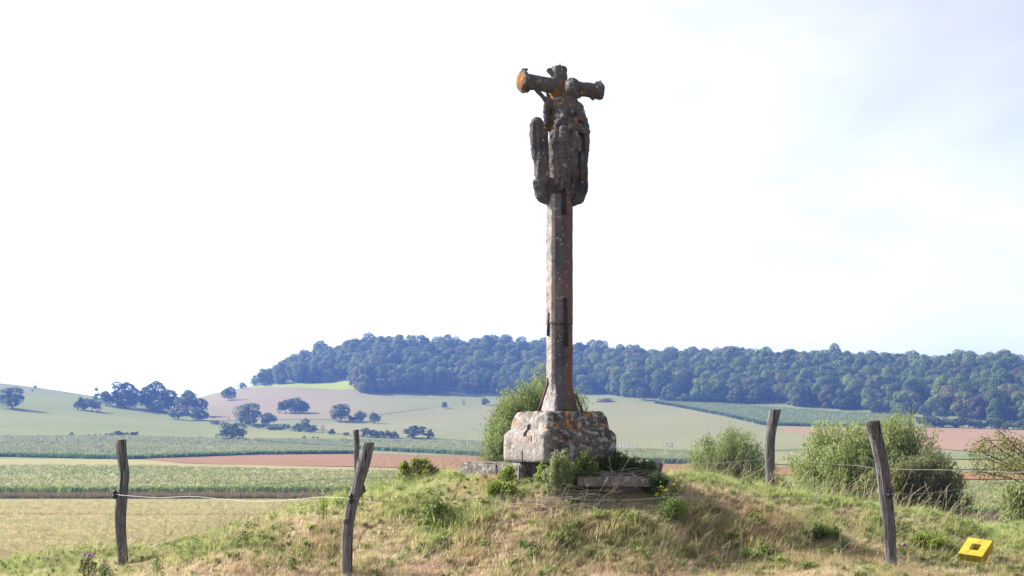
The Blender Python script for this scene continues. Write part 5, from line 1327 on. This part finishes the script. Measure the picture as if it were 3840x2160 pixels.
# ---------------------------------------------------------------- weeds round the stones
FOL['weed'] = leafmat('weed_leaves', (0.11, 0.16, 0.045), (0.26, 0.33, 0.10), 0.42, noise_scale=4)
FOL['pale_weed'] = leafmat('pale_weed_leaves', (0.26, 0.31, 0.14), (0.44, 0.48, 0.25), 0.45, noise_scale=4)
FOL['nettle'] = leafmat('nettle_leaves', (0.17, 0.24, 0.04), (0.31, 0.38, 0.07), 0.45, noise_scale=4)
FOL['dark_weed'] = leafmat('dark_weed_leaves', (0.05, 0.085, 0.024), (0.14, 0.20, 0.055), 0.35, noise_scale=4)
def weed(name, px, py_base, py_top, wp_, Y, label, mat, seed, stems=40, per=60, leaf=0.03, asp=0.4, cat='plant', lean=0.0, fl=None, fl_n=0, base=None):
    rng = np.random.default_rng(seed); 
    if base is None: Y = min(Y, ground(px, py_base, 13.6)[1])
    x = (px-1920)/F*Y; z = base if base is not None else float(tz(x, Y)); H = zz(Y, py_top)-z; Wm = wp_*Y/F
    A = Acc(); Ps = []; tips = []
    for k in range(stems):
        a = rng.uniform(0, 6.28); q = math.sqrt(rng.uniform()); s0 = np.array([Wm*0.30*q*math.cos(a), Wm*0.22*q*math.sin(a), 0])
        e = np.array([Wm*0.5*q*math.cos(a)+lean*H, Wm*0.35*q*math.sin(a), H*(1-0.45*q*q)*rng.uniform(0.75, 1.05)])
        m1 = (s0+e)/2+np.array([0, 0, 0.08*H]); acc_tube(A, [s0, m1, e], [0.004, 0.003, 0.0015], 4)
        t = rng.uniform(0.1, 1, (per, 1)); P = np.where(t < .5, s0+(m1-s0)*t*2, m1+(e-m1)*(t-.5)*2)+rng.normal(size=(per, 3))*leaf*0.75*(1.2-0.6*t)
        Ps.append(P); tips.append(e)
    P = np.concatenate(Ps)
    Vx, Fx = leaf_faces(P, rng.normal(size=P.shape)+np.array([0, 0, 0.9]), leaf*rng.uniform(.6, 1.3, len(P)), leaf*asp*rng.uniform(.7, 1.2, len(P)), rng)
    e_ = empty(name, (x, Y, z)); tag(e_, label, cat)
    obj('stem', A.mesh('stem'), FOL['weed'], e_); obj('foliage', mk_mesh('foliage', Vx, Fx), mat, e_)
    if fl is not None:
        for e in sorted(tips, key=lambda q: -q[2])[:fl_n]:
            bm = bmesh.new(); bmesh.ops.create_icosphere(bm, subdivisions=2, radius=1)
            for v in bm.verts: v.co = Vector((v.co.x*fl[1]+e[0], v.co.y*fl[1]+e[1], v.co.z*fl[1]*fl[2]+e[2]))
            me = bpy.data.meshes.new('flower'); bm.to_mesh(me); bm.free(); jitter(me, fl[1]*0.5, 90, seed); obj('flower', me, fl[0], e_)
    return e_
PUR = plain('thistle_purple', (0.34, 0.12, 0.42), 0.8); YFL = plain('ragwort_yellow', (0.75, 0.60, 0.03), 0.7); WFL = plain('umbel_white', (0.5, 0.5, 0.42), 0.8)
weed('mugwort', 2098, 1825, 1688, 130, 15.62, 'pale green bushy weed leaning on the plinth front corner', FOL['pale_weed'], 1, 60, 110, 0.030)
weed('weed_bush', 2190, 1800, 1686, 130, 15.75, 'green leafy weed between the pale weed and the dark thicket', FOL['weed'], 2, 50, 90, 0.032)
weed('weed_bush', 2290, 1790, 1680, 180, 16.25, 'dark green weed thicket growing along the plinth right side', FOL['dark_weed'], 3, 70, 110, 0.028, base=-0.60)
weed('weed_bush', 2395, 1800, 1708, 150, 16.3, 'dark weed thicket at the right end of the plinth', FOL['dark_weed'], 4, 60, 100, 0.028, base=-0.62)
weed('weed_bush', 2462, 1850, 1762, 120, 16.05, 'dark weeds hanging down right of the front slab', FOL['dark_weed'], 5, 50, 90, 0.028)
weed('nettle', 1908, 1795, 1742, 44, 16.1, 'bright nettle in the gap between the left step slabs', FOL['nettle'], 6, 10, 40, 0.045, 0.6)
weed('nettle', 1856, 1842, 1795, 46, 15.85, 'bright green nettle below the far left slab', FOL['nettle'], 7, 10, 40, 0.045, 0.6)
weed('nettle', 1908, 1845, 1806, 42, 15.8, 'yellow green nettle left of the pale weed in the grass', FOL['nettle'], 8, 9, 36, 0.04, 0.6)
weed('nettle', 2036, 1800, 1722, 40, 15.9, 'yellow green nettle at the foot of the lit corner', FOL['nettle'], 9, 12, 36, 0.045, 0.6)
weed('nettle', 2130, 1850, 1815, 40, 15.6, 'small pale nettle among the dead stems', FOL['nettle'], 10, 8, 30, 0.035, 0.6)
weed('broad_leaf_weed', 1636, 1900, 1845, 90, 15.75, 'dark green broad leaved weed on the left of the knoll', FOL['weed'], 11, 16, 14, 0.10, 0.35)
weed('ragwort', 2484, 1900, 1818, 60, 15.6, 'yellow flowering ragwort right of the front slab', FOL['weed'], 12, 9, 30, 0.035, 0.4, fl=(YFL, 0.012, 0.5), fl_n=8)
weed('ragwort', 2540, 1870, 1788, 70, 16.6, 'paler yellow flowering ragwort on the crest right of the steps', FOL['weed'], 13, 9, 24, 0.03, 0.4, fl=(YFL, 0.011, 0.5), fl_n=7)
weed('weed_bush', 2530, 1960, 1850, 130, 15.4, 'loose green weeds on the slope below the ragwort', FOL['weed'], 14, 30, 50, 0.035)
weed('thistle', 330, 2165, 2075, 70, 15.6, 'purple flowering thistle at the lower left corner', FOL['dark_weed'], 15, 9, 26, 0.05, 0.35, fl=(PUR, 0.017, 1.0), fl_n=5)
weed('thistle', 395, 2170, 2105, 60, 15.4, 'second purple thistle just left of the left post', FOL['weed'], 16, 8, 26, 0.05, 0.35, fl=(PUR, 0.014, 1.0), fl_n=3)
weed('thistle', 585, 2160, 2075, 40, 15.6, 'small green thistle right of the left post', FOL['weed'], 17, 5, 24, 0.05, 0.35)
weed('thistle', 929, 2050, 1955, 44, 16.3, 'slim thistle on the left flank of the knoll', FOL['dark_weed'], 18, 4, 26, 0.045, 0.35, fl=(PUR, 0.012, 1.0), fl_n=2)
weed('thistle', 1110, 2150, 2055, 48, 15.4, 'tall green thistle left of the leaning post foot', FOL['weed'], 19, 5, 28, 0.05, 0.35)
weed('thistle', 3388, 2075, 2028, 36, 15.3, 'thistle with one purple bloom right of the leaning post', FOL['weed'], 20, 4, 18, 0.04, 0.35, fl=(PUR, 0.022, 1.0), fl_n=1)
weed('umbel_plant', 1213, 1930, 1838, 50, 16.2, 'white umbel flowers on the left flank beside the leaning post', FOL['nettle'], 21, 8, 22, 0.035, 0.4, fl=(WFL, 0.013, 0.7), fl_n=3)
weed('umbel_plant', 3580, 1985, 1888, 36, 16.4, 'thin yellow green umbel plant above the yellow block', FOL['nettle'], 22, 4, 6, 0.02, 0.4, fl=(FOL['nettle'], 0.020, 0.35), fl_n=3)
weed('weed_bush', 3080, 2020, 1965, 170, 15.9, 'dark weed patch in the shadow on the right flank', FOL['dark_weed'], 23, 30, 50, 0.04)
weed('weed_bush', 3480, 2060, 1995, 170, 15.9, 'yellow green clover patch left of the yellow block', FOL['nettle'], 24, 34, 50, 0.03, 0.7)

# ---------------------------------------------------------------- haze
hb = box_mesh('haze', 3000, 2740, 122, (0, 1280, 46))
m, t, ns, ls = new_mat('haze_air')
pv = ns.new('ShaderNodeVolumePrincipled'); pv.inputs['Color'].default_value = (0.20, 0.37, 1.0, 1); pv.inputs['Density'].default_value = 0.00027
pv.inputs['Anisotropy'].default_value = 0.25
mo = ns.new('ShaderNodeOutputMaterial'); ls.new(pv.outputs['Volume'], mo.inputs['Volume'])
hz = obj('haze', hb, m); tag(hz, 'thin bluish summer haze filling the valley', 'haze', kind='stuff')
